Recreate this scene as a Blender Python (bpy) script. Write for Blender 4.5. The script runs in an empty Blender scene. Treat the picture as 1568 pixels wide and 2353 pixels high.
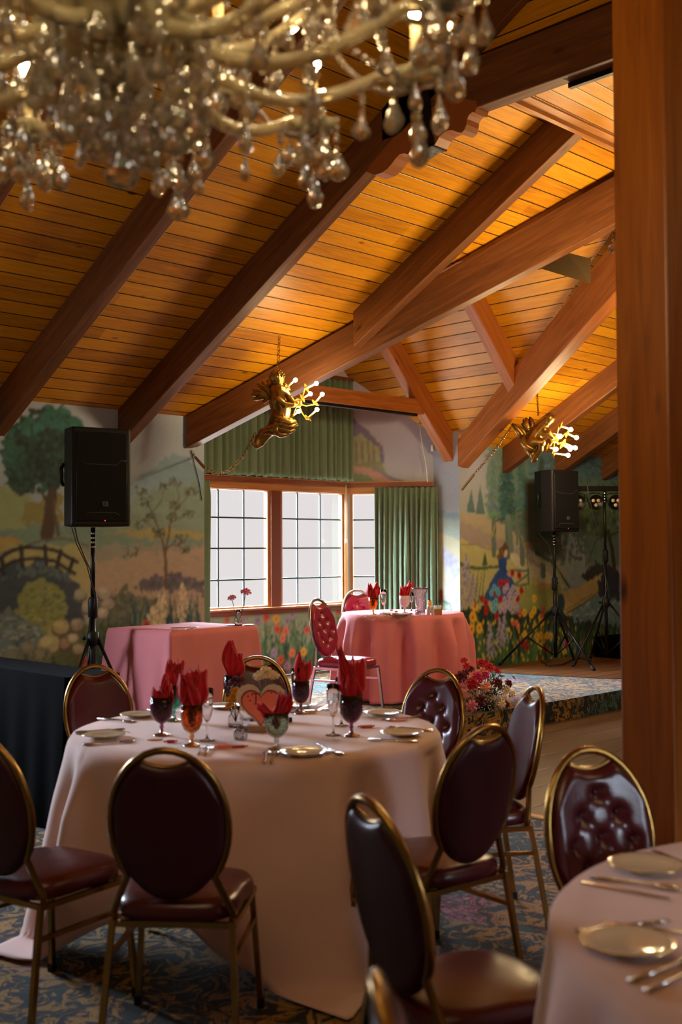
import bpy, bmesh, math, random
import numpy as np
from mathutils import Vector, Matrix

random.seed(7)
PI = math.pi
SC = bpy.context.scene
COL = SC.collection

# ------------------------------------------------------------------ camera
EYE = Vector((0, 0, 1.5))
FPX = 2580.0                     # focal length in pixels of the 1568 x 2353 frame
YAW, PITCH, ROLL = math.radians(45.36), math.radians(1.94), math.radians(-0.29)
fwd = Vector((math.cos(YAW) * math.cos(PITCH), math.sin(YAW) * math.cos(PITCH), math.sin(PITCH)))
rgt = Vector((math.sin(YAW), -math.cos(YAW), 0))
upv = rgt.cross(fwd)
r2 = rgt * math.cos(ROLL) + upv * math.sin(ROLL)
u2 = upv * math.cos(ROLL) - rgt * math.sin(ROLL)
cam = bpy.data.cameras.new('camera')
cam_ob = bpy.data.objects.new('camera', cam)
COL.objects.link(cam_ob)
cam_ob.matrix_world = Matrix.Translation(EYE) @ Matrix((r2, u2, -fwd)).transposed().to_4x4()
cam.sensor_fit = 'VERTICAL'
cam.sensor_height = 36.0
cam.lens = FPX / 2353 * 36.0
cam.clip_start = 0.05
cam.dof.use_dof = True
cam.dof.focus_distance = 9.0
cam.dof.aperture_fstop = 2.8
cam.dof.aperture_blades = 9
SC.camera = cam_ob

# ------------------------------------------------------------------ view, world, exposure
SC.view_settings.view_transform = 'Standard'
SC.view_settings.look = 'None'
SC.view_settings.gamma = 1.0
SC.view_settings.use_curve_mapping = False
SC.view_settings.exposure = 0.32
SC.cycles.use_denoising = True
SC.cycles.use_light_tree = True
SC.cycles.max_bounces = 10
SC.cycles.diffuse_bounces = 4
SC.cycles.glossy_bounces = 4
SC.cycles.transmission_bounces = 8
SC.cycles.transparent_max_bounces = 12
SC.cycles.caustics_reflective = False
SC.cycles.caustics_refractive = False
SC.cycles.sample_clamp_indirect = 3.0
SC.cycles.sample_clamp_direct = 0.0

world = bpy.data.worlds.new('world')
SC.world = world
world.use_nodes = True
wn, wl = world.node_tree.nodes, world.node_tree.links
wn.clear()
w_out = wn.new('ShaderNodeOutputWorld')
w_bg = wn.new('ShaderNodeBackground')
w_tc = wn.new('ShaderNodeTexCoord')
w_sep = wn.new('ShaderNodeSeparateXYZ')
w_mr = wn.new('ShaderNodeMapRange')
w_mr.inputs['From Min'].default_value = -1
w_mr.inputs['From Max'].default_value = 1
w_ramp = wn.new('ShaderNodeValToRGB')
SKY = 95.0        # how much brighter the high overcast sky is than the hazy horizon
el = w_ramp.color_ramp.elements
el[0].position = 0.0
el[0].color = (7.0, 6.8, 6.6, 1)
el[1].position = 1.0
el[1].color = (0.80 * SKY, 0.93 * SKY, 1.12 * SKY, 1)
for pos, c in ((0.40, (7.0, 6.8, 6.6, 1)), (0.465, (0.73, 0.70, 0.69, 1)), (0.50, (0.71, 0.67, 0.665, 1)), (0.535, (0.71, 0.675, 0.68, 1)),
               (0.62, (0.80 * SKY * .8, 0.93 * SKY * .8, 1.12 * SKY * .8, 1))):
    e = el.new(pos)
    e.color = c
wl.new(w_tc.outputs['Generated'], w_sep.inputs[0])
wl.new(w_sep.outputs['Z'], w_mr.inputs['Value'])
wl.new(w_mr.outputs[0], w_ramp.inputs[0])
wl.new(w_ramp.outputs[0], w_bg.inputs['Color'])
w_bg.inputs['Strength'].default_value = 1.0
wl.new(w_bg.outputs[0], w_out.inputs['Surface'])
world.cycles.sampling_method = 'MANUAL'
world.cycles.sample_map_resolution = 512

BULB = 800.0     # radiance of the lamp bulbs
WARM = (1.0, 0.72, 0.37)


def portal(name, loc, normal, w, h):
    """daylight sampling portal lying in a window opening (gives off no light itself)"""
    l = bpy.data.lights.new(name, 'AREA')
    l.shape = 'RECTANGLE'
    l.size, l.size_y = w, h
    l.cycles.is_portal = True
    o = bpy.data.objects.new(name, l)
    COL.objects.link(o)
    z = -Vector(normal)
    x = Vector((0, 0, 1)).cross(z).normalized()
    y = z.cross(x)
    o.matrix_world = Matrix.Translation(loc) @ Matrix((x, y, z)).transposed().to_4x4()
    return o


portal('daylight_portal', (7.85, 9.02, 1.52), (0, -1, 0), 2.1, 1.25)
portal('daylight_portal', (9.06, 8.88, 1.52), (-.757, -.653, 0), 0.30, 1.25)
portal('daylight_portal', (2.225, 7.95, 1.8), (0, -1, 0), 1.05, 1.0)  # opening of the added fill window on the left
portal('daylight_portal', (3.9, -4.05, 1.75), (0, 1, 0), .8, .9)  # opening of the added fill window behind the camera

# ------------------------------------------------------------------ measured points
EY = np.array([0, 0, 1.5])
nF, nR, nU = np.array(fwd), np.array(r2), np.array(u2)


def ray(x, y):
    return nF + (x - 784) / FPX * nR - (y - 1176.5) / FPX * nU


def on_plane(x, y, n, c):
    """world point on the plane n.p = c seen at photo position (x, y)"""
    d = ray(x, y)
    n = np.array(n, float)
    return EY + d * ((c - n @ EY) / (n @ d))


def at_z(x, y, z):
    return on_plane(x, y, (0, 0, 1), z)


def at_d(x, y, d):
    return EY + ray(x, y) * d


# ------------------------------------------------------------------ mesh helpers
class MB:
    def __init__(self):
        self.v, self.f, self.m, self.s, self.uv = [], [], [], [], []
        self.T = Matrix.Identity(4)

    def add(self, verts, faces, mat=0, smooth=False, uvs=None):
        b = len(self.v)
        self.v += [tuple(self.T @ Vector(p)) for p in verts]
        for i, f in enumerate(faces):
            self.f.append(tuple(b + k for k in f))
            self.m.append(mat)
            self.s.append(smooth)
            self.uv.append(uvs[i] if uvs else None)
        return self

    def box(self, c, s, mat=0, rot=None):
        x, y, z = s[0] / 2, s[1] / 2, s[2] / 2
        p = [(-x, -y, -z), (x, -y, -z), (x, y, -z), (-x, y, -z), (-x, -y, z), (x, -y, z), (x, y, z), (-x, y, z)]
        M = Matrix.Translation(c) @ (rot.to_4x4() if rot else Matrix.Identity(4))
        p = [M @ Vector(q) for q in p]
        return self.add(p, [(0, 3, 2, 1), (4, 5, 6, 7), (0, 1, 5, 4), (1, 2, 6, 5), (2, 3, 7, 6), (3, 0, 4, 7)], mat)

    def tube(self, pts, r, n=8, mat=0, caps=True, smooth=True, closed=False, square=False):
        pts = [Vector(p) for p in pts]
        k = len(pts)
        rr = r if hasattr(r, '__len__') else [r] * k
        if square:
            n = 4
            rr = [q * 1.3 for q in rr]
            smooth = False
        vs, up = [], None
        for i, p in enumerate(pts):
            if closed:
                t = pts[(i + 1) % k] - pts[i - 1]
            else:
                t = pts[min(i + 1, k - 1)] - pts[max(i - 1, 0)]
            t = t.normalized() if t.length > 1e-9 else Vector((0, 0, 1))
            if up is None:
                up = Vector((0, 0, 1)) if abs(t.z) < .95 else Vector((1, 0, 0))
            a = (up - t * up.dot(t))
            a = a.normalized() if a.length > 1e-6 else t.orthogonal().normalized()
            b = t.cross(a)
            up = a
            for j in range(n):
                an = 2 * PI * j / n + (PI / 4 if square else 0)
                vs.append(p + (a * math.cos(an) + b * math.sin(an)) * rr[i])
        fs = []
        for i in range(k if closed else k - 1):
            i2 = (i + 1) % k
            for j in range(n):
                j2 = (j + 1) % n
                fs.append((i * n + j, i * n + j2, i2 * n + j2, i2 * n + j))
        if caps and not closed:
            fs.append(tuple(range(n - 1, -1, -1)))
            fs.append(tuple((k - 1) * n + j for j in range(n)))
        return self.add(vs, fs, mat, smooth)

    def lathe(self, prof, n=24, c=(0, 0, 0), mat=0, smooth=True, caps=False, lobes=0, lamp=0.0):
        vs, fs = [], []
        for (r, z) in prof:
            for j in range(n):
                a = 2 * PI * j / n
                q = r * (1 + lamp * math.cos(lobes * a)) if lobes else r
                vs.append((c[0] + q * math.cos(a), c[1] + q * math.sin(a), c[2] + z))
        for i in range(len(prof) - 1):
            for j in range(n):
                j2 = (j + 1) % n
                fs.append((i * n + j, i * n + j2, (i + 1) * n + j2, (i + 1) * n + j))
        if caps:
            fs.append(tuple(range(n - 1, -1, -1)))
            fs.append(tuple((len(prof) - 1) * n + j for j in range(n)))
        return self.add(vs, fs, mat, smooth)

    def ball(self, c, r, n=10, mat=0, sc=(1, 1, 1), rot=None):
        vs, fs = [], []
        m = max(4, n // 2 + 1)
        R = rot.to_3x3() if rot else Matrix.Identity(3)
        for i in range(m + 1):
            th = PI * i / m
            for j in range(n):
                a = 2 * PI * j / n
                q = R @ Vector((r * sc[0] * math.sin(th) * math.cos(a), r * sc[1] * math.sin(th) * math.sin(a), r * sc[2] * math.cos(th)))
                vs.append(Vector(c) + q)
        for i in range(m):
            for j in range(n):
                j2 = (j + 1) % n
                fs.append((i * n + j, (i + 1) * n + j, (i + 1) * n + j2, i * n + j2))
        return self.add(vs, fs, mat, True)

    def prism(self, pts, y0, y1, mat=0, axis='y', smooth=False):
        """outline pts (a, b) pushed along an axis"""
        n = len(pts)

        def P(a, b, y):
            return {'y': (a, y, b), 'x': (y, a, b), 'z': (a, b, y)}[axis]
        vs = [P(a, b, y0) for a, b in pts] + [P(a, b, y1) for a, b in pts]
        fs = [tuple(range(n)), tuple(range(2 * n - 1, n - 1, -1))]
        for i in range(n):
            j = (i + 1) % n
            fs.append((i, i + n, j + n, j))
        return self.add(vs, fs, mat, smooth)

    def grid(self, P, nu, nv, mat=0, smooth=True, wrap=False, uv=None, keep=None):
        """P(i, j) -> point; i < nu, j < nv"""
        vs = [P(i, j) for i in range(nu) for j in range(nv)]
        fs, us = [], []
        for i in range(nu if wrap else nu - 1):
            i2 = (i + 1) % nu
            for j in range(nv - 1):
                if keep and not keep(i, j):
                    continue
                fs.append((i * nv + j, i2 * nv + j, i2 * nv + j + 1, i * nv + j + 1))
                if uv:
                    us.append([uv(i, j), uv(i + 1, j), uv(i + 1, j + 1), uv(i, j + 1)])
        return self.add(vs, fs, mat, smooth, us if uv else None)

    def beam(self, a, b, w, dep, mat=0, side=None, ends=True):
        """timber whose top centre line runs a -> b; vertical faces, plumb-cut ends; uv runs along the grain"""
        a, b = Vector(a), Vector(b)
        d = b - a
        h = Vector((d.x, d.y, 0))
        s = Vector(side).normalized() if side else (Vector((0, 0, 1)).cross(h)).normalized()
        L = d.length
        d0, d1 = dep if hasattr(dep, '__len__') else (dep, dep)
        z0, z1 = Vector((0, 0, -d0)), Vector((0, 0, -d1))
        A = [a + s * w / 2, a - s * w / 2, a - s * w / 2 + z0, a + s * w / 2 + z0]
        B = [b + s * w / 2, b - s * w / 2, b - s * w / 2 + z1, b + s * w / 2 + z1]
        vs, fs, us = A + B, [], []
        o = random.random() * 40
        acc = [0, w, w + d0, 2 * w + d0, 2 * w + 2 * d0]
        for i in range(4):
            j = (i + 1) % 4
            fs.append((i, i + 4, j + 4, j))
            us.append([(o, acc[i] + o), (o + L, acc[i] + o), (o + L, acc[i + 1] + o), (o, acc[i + 1] + o)])
        fs += [(0, 1, 2, 3), (7, 6, 5, 4)]
        us += [[(0, 0), (0, w), (.02, w), (.02, 0)]] * 2
        return self.add(vs, fs, mat, False, us)

    def build(self, name, mats, parent=None, bevel=0, seg=2, subsurf=0, props=None, recalc=True):
        me = bpy.data.meshes.new(name)
        me.from_pydata(self.v, [], self.f)
        ms = mats if isinstance(mats, (list, tuple)) else [mats]
        for m in ms:
            me.materials.append(m)
        me.polygons.foreach_set('material_index', self.m)
        me.polygons.foreach_set('use_smooth', self.s)
        if any(u is not None for u in self.uv):
            lay = me.uv_layers.new(name='UVMap')
            for p, u in zip(me.polygons, self.uv):
                if u:
                    for k, li in enumerate(p.loop_indices):
                        lay.data[li].uv = u[k]
        me.update()
        if recalc or bevel:
            bm = bmesh.new()
            bm.from_mesh(me)
            bmesh.ops.recalc_face_normals(bm, faces=bm.faces)
            if bevel:
                es = [e for e in bm.edges if len(e.link_faces) == 2 and e.calc_face_angle(0) > .5]
                bmesh.ops.bevel(bm, geom=es, offset=bevel, segments=seg, profile=.5, affect='EDGES')
            bm.to_mesh(me)
            bm.free()
        o = bpy.data.objects.new(name, me)
        COL.objects.link(o)
        if parent:
            o.parent = parent
        if subsurf:
            sm = o.modifiers.new('smooth', 'SUBSURF')
            sm.levels = sm.render_levels = subsurf
        if props:
            for k, v in props.items():
                o[k] = v
        return o


def tag(o, label, cat, group=None, kind=None):
    o['label'] = label
    o['category'] = cat
    if group:
        o['group'] = group
    if kind:
        o['kind'] = kind
    return o


def structure(o):
    o['kind'] = 'structure'
    return o


def thing(name, label, cat, loc=(0, 0, 0), rz=0.0, group=None):
    o = bpy.data.objects.new(name, None)
    COL.objects.link(o)
    o.location = loc
    o.rotation_euler = (0, 0, rz)
    o.empty_display_size = .1
    return tag(o, label, cat, group)


def dup(root, loc=None, rz=None, label=None, group=None, scale=None):
    r = root.copy()
    COL.objects.link(r)
    if loc is not None:
        r.location = loc
    if rz is not None:
        r.rotation_euler = (0, 0, rz)
    if scale:
        r.scale = (scale,) * 3
    if label:
        r['label'] = label
    if group:
        r['group'] = group
    for ch in list(root.children):
        c = ch.copy()
        COL.objects.link(c)
        c.parent = r
        for g in ch.children:
            d = g.copy()
            COL.objects.link(d)
            d.parent = c
    return r


# ------------------------------------------------------------------ materials
def srgb(r, g, b):
    def f(c):
        c /= 255.0
        return c / 12.92 if c <= .04045 else ((c + .055) / 1.055) ** 2.4
    return (f(r), f(g), f(b), 1)


class NT:
    def __init__(self, name):
        self.mat = bpy.data.materials.new(name)
        self.mat.use_nodes = True
        self.n = self.mat.node_tree.nodes
        self.l = self.mat.node_tree.links
        self.p = self.n['Principled BSDF']

    def new(self, t, **kw):
        o = self.n.new(t)
        for k, v in kw.items():
            if hasattr(o, k) and k not in ('inputs',):
                setattr(o, k, v)
        return o

    def link(self, a, b):
        self.l.new(a, b)

    def math(self, op, a, b=None, c=None):
        m = self.n.new('ShaderNodeMath')
        m.operation = op
        for i, q in enumerate((a, b, c)):
            if q is None:
                continue
            if hasattr(q, 'links') or hasattr(q, 'is_output'):
                self.l.new(q, m.inputs[i])
            else:
                m.inputs[i].default_value = q
        return m.outputs[0]

    def mix(self, fac, a, b, mode='MIX'):
        m = self.n.new('ShaderNodeMix')
        m.data_type = 'RGBA'
        m.blend_type = mode
        for i, q in ((0, fac), (6, a), (7, b)):
            if hasattr(q, 'is_output'):
                self.l.new(q, m.inputs[i])
            else:
                m.inputs[i].default_value = q
        return m.outputs[2]

    def ramp(self, fac, stops, interp='LINEAR'):
        r = self.n.new('ShaderNodeValToRGB')
        r.color_ramp.interpolation = interp
        e = r.color_ramp.elements
        while len(e) > 1:
            e.remove(e[-1])
        e[0].position = stops[0][0]
        e[0].color = stops[0][1]
        for p, c in stops[1:]:
            q = e.new(p)
            q.color = c
        self.l.new(fac, r.inputs[0])
        return r.outputs[0]

    def noise(self, vec, scale, detail=3, rough=.5, dist=0):
        t = self.n.new('ShaderNodeTexNoise')
        t.inputs['Scale'].default_value = scale
        t.inputs['Detail'].default_value = detail
        t.inputs['Roughness'].default_value = rough
        t.inputs['Distortion'].default_value = dist
        if vec is not None:
            self.l.new(vec, t.inputs['Vector'])
        return t.outputs[0]

    def bump(self, h, strength=.3, dist=.01):
        b = self.n.new('ShaderNodeBump')
        b.inputs['Strength'].default_value = strength
        b.inputs['Distance'].default_value = dist
        self.l.new(h, b.inputs['Height'])
        self.l.new(b.outputs[0], self.p.inputs['Normal'])

    def vec(self, kind='Object', scale=None):
        tc = self.n.new('ShaderNodeTexCoord')
        o = tc.outputs[kind]
        if scale:
            mp = self.n.new('ShaderNodeMapping')
            mp.inputs['Scale'].default_value = scale
            self.l.new(o, mp.inputs[0])
            o = mp.outputs[0]
        return o


def plain(name, col, rough=.5, metal=0.0, noise=0.0, nscale=30, bump=0.0, coat=0.0, spec=.5, sheen=0.0, bscale=None):
    t = NT(name)
    c = col if len(col) == 4 else (*col, 1)
    t.p.inputs['Base Color'].default_value = c
    t.p.inputs['Roughness'].default_value = rough
    t.p.inputs['Metallic'].default_value = metal
    t.p.inputs['Specular IOR Level'].default_value = spec
    t.p.inputs['Coat Weight'].default_value = coat
    t.p.inputs['Sheen Weight'].default_value = sheen
    v = t.vec('Object')
    if noise:
        n = t.noise(v, nscale, 4)
        d = tuple(max(0, q * (1 - noise)) for q in c[:3]) + (1,)
        b = tuple(min(1, q * (1 + noise)) for q in c[:3]) + (1,)
        t.link(t.ramp(n, [(.3, d), (.7, b)]), t.p.inputs['Base Color'])
    if bump:
        t.bump(t.noise(v, bscale or nscale * 3, 3), bump, .004)
    return t.mat


def glass(name, col=(1, 1, 1), rough=0.0, ior=1.5, bump=0.0, bscale=90, trans=1.0):
    t = NT(name)
    t.p.inputs['Base Color'].default_value = (*col, 1)
    t.p.inputs['Roughness'].default_value = rough
    t.p.inputs['IOR'].default_value = ior
    t.p.inputs['Transmission Weight'].default_value = trans
    if bump:
        vo = t.new('ShaderNodeTexVoronoi')
        vo.inputs['Scale'].default_value = bscale
        t.link(t.vec('Object'), vo.inputs['Vector'])
        t.bump(vo.outputs['Distance'], bump, .004)
    return t.mat


def emit(name, col, strength):
    t = NT(name)
    t.p.inputs['Base Color'].default_value = (0, 0, 0, 1)
    t.p.inputs['Emission Color'].default_value = (*col, 1)
    t.p.inputs['Emission Strength'].default_value = strength
    return t.mat


def plank_wood(name, cols, width=.129, groove=(.02, .008, .003, 1), rough=.42, knots=True):
    """boards: uv.x runs along the board, uv.y across, in metres"""
    t = NT(name)
    uv = t.vec('UV')
    sp = t.new('ShaderNodeSeparateXYZ')
    t.link(uv, sp.inputs[0])
    row = t.math('DIVIDE', sp.outputs[1], width)
    idx = t.math('FLOOR', row)
    fr = t.math('FRACT', row)
    wn_ = t.new('ShaderNodeTexWhiteNoise', noise_dimensions='1D')
    t.link(idx, wn_.inputs['W'])
    # shift the grain per board
    sh = t.math('MULTIPLY', wn_.outputs['Value'], 13.7)
    cb = t.new('ShaderNodeCombineXYZ')
    t.link(t.math('ADD', t.math('MULTIPLY', sp.outputs[0], 1.1), sh), cb.inputs[0])
    t.link(t.math('MULTIPLY', sp.outputs[1], 22), cb.inputs[1])
    t.link(sh, cb.inputs[2])
    grain = t.noise(cb.outputs[0], 2.2, 5, .6, 1.2)
    seg = t.math('FLOOR', t.math('DIVIDE', t.math('ADD', sp.outputs[0], sh), 2.9))
    wn2 = t.new('ShaderNodeTexWhiteNoise', noise_dimensions='2D')
    c2 = t.new('ShaderNodeCombineXYZ')
    t.link(seg, c2.inputs[0])
    t.link(idx, c2.inputs[1])
    t.link(c2.outputs[0], wn2.inputs['Vector'])
    fac = t.math('ADD', t.math('MULTIPLY', grain, .75), t.math('MULTIPLY', wn2.outputs['Value'], .35))
    base = t.ramp(fac, [(.25, cols[0]), (.55, cols[1]), (.8, cols[2])])
    if knots:
        kv = t.new('ShaderNodeCombineXYZ')
        t.link(t.math('MULTIPLY', sp.outputs[0], 1.6), kv.inputs[0])
        t.link(t.math('MULTIPLY', sp.outputs[1], 4.2), kv.inputs[1])
        vo = t.new('ShaderNodeTexVoronoi')
        vo.inputs['Scale'].default_value = 1.15
        t.link(kv.outputs[0], vo.inputs['Vector'])
        kf = t.ramp(vo.outputs['Distance'], [(.035, (1, 1, 1, 1)), (.085, (0, 0, 0, 1))])
        base = t.mix(kf, base, (cols[0][0] * .22, cols[0][1] * .18, cols[0][2] * .2, 1))
    g = t.math('ABSOLUTE', t.math('SUBTRACT', fr, .5))
    gf = t.math('GREATER_THAN', g, .468)
    t.link(t.mix(gf, base, groove), t.p.inputs['Base Color'])
    t.p.inputs['Roughness'].default_value = rough
    h = t.ramp(g, [(.44, (1, 1, 1, 1)), (.49, (0, 0, 0, 1))])
    t.bump(h, .6, .006)
    return t.mat


def beam_wood(name, cols, rough=.5):
    t = NT(name)
    v = t.vec('UV', (1.0, 16, 1))
    g = t.noise(v, 1.6, 6, .62, .8)
    base = t.ramp(g, [(.28, cols[0]), (.52, cols[1]), (.75, cols[2])])
    v2 = t.vec('UV', (1.2, 3.4, 1))
    vo = t.new('ShaderNodeTexVoronoi')
    vo.inputs['Scale'].default_value = 1.3
    t.link(v2, vo.inputs['Vector'])
    kf = t.ramp(vo.outputs['Distance'], [(.03, (1, 1, 1, 1)), (.10, (0, 0, 0, 1))])
    t.link(t.mix(kf, base, (cols[0][0] * .3, cols[0][1] * .3, cols[0][2] * .3, 1)), t.p.inputs['Base Color'])
    t.p.inputs['Roughness'].default_value = rough
    t.bump(g, .15, .004)
    return t.mat


def carpet_mat(name):
    t = NT(name)
    v = t.vec('Object')
    warp = t.new('ShaderNodeTexNoise')
    warp.inputs['Scale'].default_value = 5.0
    warp.inputs['Detail'].default_value = 1.5
    t.link(v, warp.inputs['Vector'])
    vm = t.new('ShaderNodeVectorMath', operation='MULTIPLY_ADD')
    vm.inputs[1].default_value = (.28, .28, .28)
    t.link(warp.outputs['Color'], vm.inputs[0])
    t.link(v, vm.inputs[2])
    w = vm.outputs[0]
    a = t.noise(w, 10.0, 1.2, .4, .8)
    b = t.noise(w, 8.5, 1.6, .5, 1.9)
    vn = t.noise(w, 34.0, 1.0, .5, .8)
    big = t.noise(v, 1.0, 1.5, .5)
    stem = t.ramp(t.math('ABSOLUTE', t.math('SUBTRACT', a, .5)), [(.006, (1, 1, 1, 1)), (.012, (0, 0, 0, 1))])
    blob = t.ramp(b, [(.515, (0, 0, 0, 1)), (.530, (1, 1, 1, 1))])
    vein = t.ramp(t.math('ABSOLUTE', t.math('SUBTRACT', vn, .5)), [(.014, (0, 0, 0, 1)), (.03, (1, 1, 1, 1))])
    leaf = t.math('MAXIMUM', stem, t.math('MULTIPLY', blob, vein))
    blot = t.ramp(a, [(.60, (0, 0, 0, 1)), (.62, (1, 1, 1, 1))])
    dark = (.005, .008, .012, 1)
    teal = srgb(18, 48, 48)
    cream = srgb(176, 130, 48)
    sage = srgb(70, 112, 100)
    leafc = t.mix(t.ramp(big, [(.50, (0, 0, 0, 1)), (.62, (1, 1, 1, 1))]), cream, sage)
    c = t.mix(blot, dark, teal)
    c = t.mix(leaf, c, leafc)
    # rose blooms
    vo = t.new('ShaderNodeTexVoronoi')
    vo.inputs['Scale'].default_value = 1.25
    t.link(w, vo.inputs['Vector'])
    bl = t.ramp(vo.outputs['Distance'], [(.20, (1, 1, 1, 1)), (.30, (0, 0, 0, 1))])
    pet = t.noise(w, 24, 2, .6, 1.5)
    pc = t.ramp(pet, [(.40, srgb(60, 22, 48)), (.52, srgb(150, 70, 105)), (.62, srgb(190, 120, 140))])
    pm = t.math('MULTIPLY', bl, t.ramp(b, [(.42, (0, 0, 0, 1)), (.48, (1, 1, 1, 1))]))
    c = t.mix(pm, c, pc)
    pile = t.noise(v, 260, 2)
    c = t.mix(.25, c, t.ramp(pile, [(.3, (.3, .3, .3, 1)), (.7, (1.6, 1.6, 1.6, 1))]), 'MULTIPLY')
    c = t.mix(1.0, c, (.74, .74, .74, 1), 'MULTIPLY')
    t.link(c, t.p.inputs['Base Color'])
    t.p.inputs['Roughness'].default_value = .95
    t.p.inputs['Specular IOR Level'].default_value = .15
    t.p.inputs['Sheen Weight'].default_value = .15
    t.bump(pile, .5, .004)
    return t.mat


def paint_mat(name):
    """wall paint whose colour is stored on the wall's own fine mesh"""
    t = NT(name)
    a = t.new('ShaderNodeAttribute', attribute_name='paint')
    n = t.noise(t.vec('Object'), 60, 4, .6)
    c = t.mix(.18, a.outputs['Color'], t.ramp(n, [(.3, (.6, .6, .6, 1)), (.7, (1.3, 1.3, 1.3, 1))]), 'MULTIPLY')
    t.link(c, t.p.inputs['Base Color'])
    t.p.inputs['Roughness'].default_value = .62
    t.p.inputs['Specular IOR Level'].default_value = .35
    t.bump(t.noise(t.vec('Object'), 28, 5, .65), .22, .006)
    return t.mat


M = {}
ORANGE = (srgb(158, 96, 10), srgb(212, 142, 16), srgb(230, 164, 32))
M['planks'] = plank_wood('ceiling_boards', ORANGE)
M['planks_light'] = plank_wood('pale_ceiling_boards', (srgb(176, 112, 38), srgb(206, 146, 62), srgb(226, 172, 90)), knots=False)
M['beam'] = beam_wood('timber_beam', (srgb(82, 46, 20), srgb(112, 66, 30), srgb(136, 88, 46)))
M['beam_red'] = beam_wood('reddish_timber', (srgb(140, 76, 28), srgb(170, 98, 38), srgb(190, 120, 54)))
M['post'] = beam_wood('stained_post', (srgb(124, 66, 14), srgb(152, 84, 20), srgb(170, 98, 28)), .38)
M['trim'] = beam_wood('window_wood', (srgb(150, 96, 48), srgb(176, 118, 64), srgb(196, 140, 84)), .4)
M['trim_dark'] = beam_wood('dark_window_wood', (srgb(96, 48, 26), srgb(122, 66, 38), srgb(140, 80, 48)), .4)
M['carpet'] = carpet_mat('floral_carpet')
M['dance'] = plank_wood('dance_floor_boards', (srgb(86, 62, 40), srgb(104, 78, 54), srgb(120, 92, 66)), .30, (.10, .07, .05, 1), .36, False)
M['stagewood'] = plank_wood('stage_boards', (srgb(96, 58, 30), srgb(112, 70, 38), srgb(126, 82, 48)), .2, (.03, .02, .01, 1), .4, False)
M['paint'] = paint_mat('mural_paint')
M['plaster'] = plain('plain_plaster', srgb(150, 150, 145), .8, noise=.06, nscale=4)
M['plaster_w'] = plain('pale_plaster', srgb(178, 180, 184), .75, noise=.05, nscale=6, bump=.2)
M['brass'] = plain('brassed_steel', srgb(160, 124, 66), .27, 1.0, noise=.15, nscale=14)
M['brass_lit'] = plain('daylit_brass_frame', srgb(196, 192, 186), .28, 1.0)  # stage chairs' brass, paled in its colour to stand in for daylight
M['vinyl_lit'] = plain('lit_burgundy_vinyl', (.34, .022, .07, 1), .27, noise=.1, nscale=8, bump=.12, bscale=160, spec=.6)  # stage chairs' burgundy, with the light on them put into a brighter colour
M['gold'] = plain('gilt_plaster', srgb(150, 118, 58), .34, .85, noise=.35, nscale=26, bump=.35)
M['goldcup'] = plain('gilt_cup', srgb(232, 180, 60), .32, .8)
M['candle'] = plain('candle_sleeve', srgb(244, 220, 160), .5)
M['bulb'] = emit('lit_bulb', WARM, BULB * .30)
M['bulb_b'] = emit('lit_bulb_bright', WARM, BULB * .6)
M['bulb_core'] = emit('lit_bulb_small', WARM, BULB * .24)
M['bulb_far'] = emit('lit_bulb_far', WARM, BULB * 1.6)
M['bulb_side'] = emit('lit_bulb_side', WARM, BULB * .20)
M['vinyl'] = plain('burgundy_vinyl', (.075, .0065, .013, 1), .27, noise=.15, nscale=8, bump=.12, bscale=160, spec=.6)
M['vinyl_back'] = plain('dark_burgundy_vinyl', (.040, .004, .009, 1), .36, noise=.12, nscale=8, bump=.1, bscale=160)
M['button'] = plain('vinyl_button', (.09, .008, .014, 1), .2)
M['cloth_main'] = plain('blush_tablecloth', srgb(222, 184, 174), .85, noise=.03, nscale=5, bump=.15, bscale=420, sheen=.4)
M['cloth_pink'] = plain('pink_tablecloth', srgb(228, 134, 140), .85, noise=.03, nscale=5, bump=.15, bscale=420, sheen=.1)
M['napkin'] = plain('red_napkin', (.62, .004, .018, 1), .8, noise=.12, nscale=30, bump=.2, bscale=500, sheen=.2)
M['black'] = plain('black_plastic', (.008, .008, .0095, 1), .5, spec=.25, noise=.2, nscale=60, bump=.15, bscale=300)
M['grille'] = plain('speaker_grille', (.008, .008, .010, 1), .7, spec=.15, bump=.5, bscale=600)
M['line'] = plain('grille_edge', (.05, .05, .055, 1), .4)
M['steel'] = plain('bright_steel', (.6, .6, .62, 1), .25, 1.0)
M['blackmetal'] = plain('black_metal', (.012, .012, .013, 1), .35, .6)
M['blackcloth'] = plain('black_cloth', (.0018, .0018, .002, 1), .95, spec=.03, noise=.2, nscale=6, bump=.2, bscale=300)
M['logo'] = plain('badge_face', srgb(70, 96, 110), .4)
M['logo_ink'] = plain('badge_ink', srgb(16, 20, 24), .5)
M['red_led'] = emit('red_lamp', (1, .05, .05), 1.2)
M['curtain'] = plain('green_curtain', srgb(104, 128, 98), .8, noise=.06, nscale=10, bump=.25, bscale=500, sheen=.25)
M['plate'] = plain('white_china', srgb(225, 215, 195), .12, noise=.02, nscale=8, coat=.3)
M['platerim'] = plain('gilt_rim', srgb(200, 165, 90), .25, 1.0)
M['silver'] = plain('cutlery_metal', (.72, .68, .62, 1), .2, 1.0)
M['g_clear'] = glass('clear_glass')
M['g_crystal'] = glass('cut_crystal', (1, 1, 1), 0, 1.55, .9, 130)
M['g_drop'] = glass('crystal_drop_glass', (1.0, .95, .82), .0, 1.55, .6, 70, .93)
M['g_arm'] = glass('golden_glass', (1.0, .88, .56), .10, 1.5, .3, 50, .72)
M['g_purple'] = glass('purple_glass', (.20, .015, .10), 0, 1.5, .6, 120)
M['g_amber'] = glass('amber_glass', (1.0, .32, .02), 0, 1.5, .6, 120)
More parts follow.
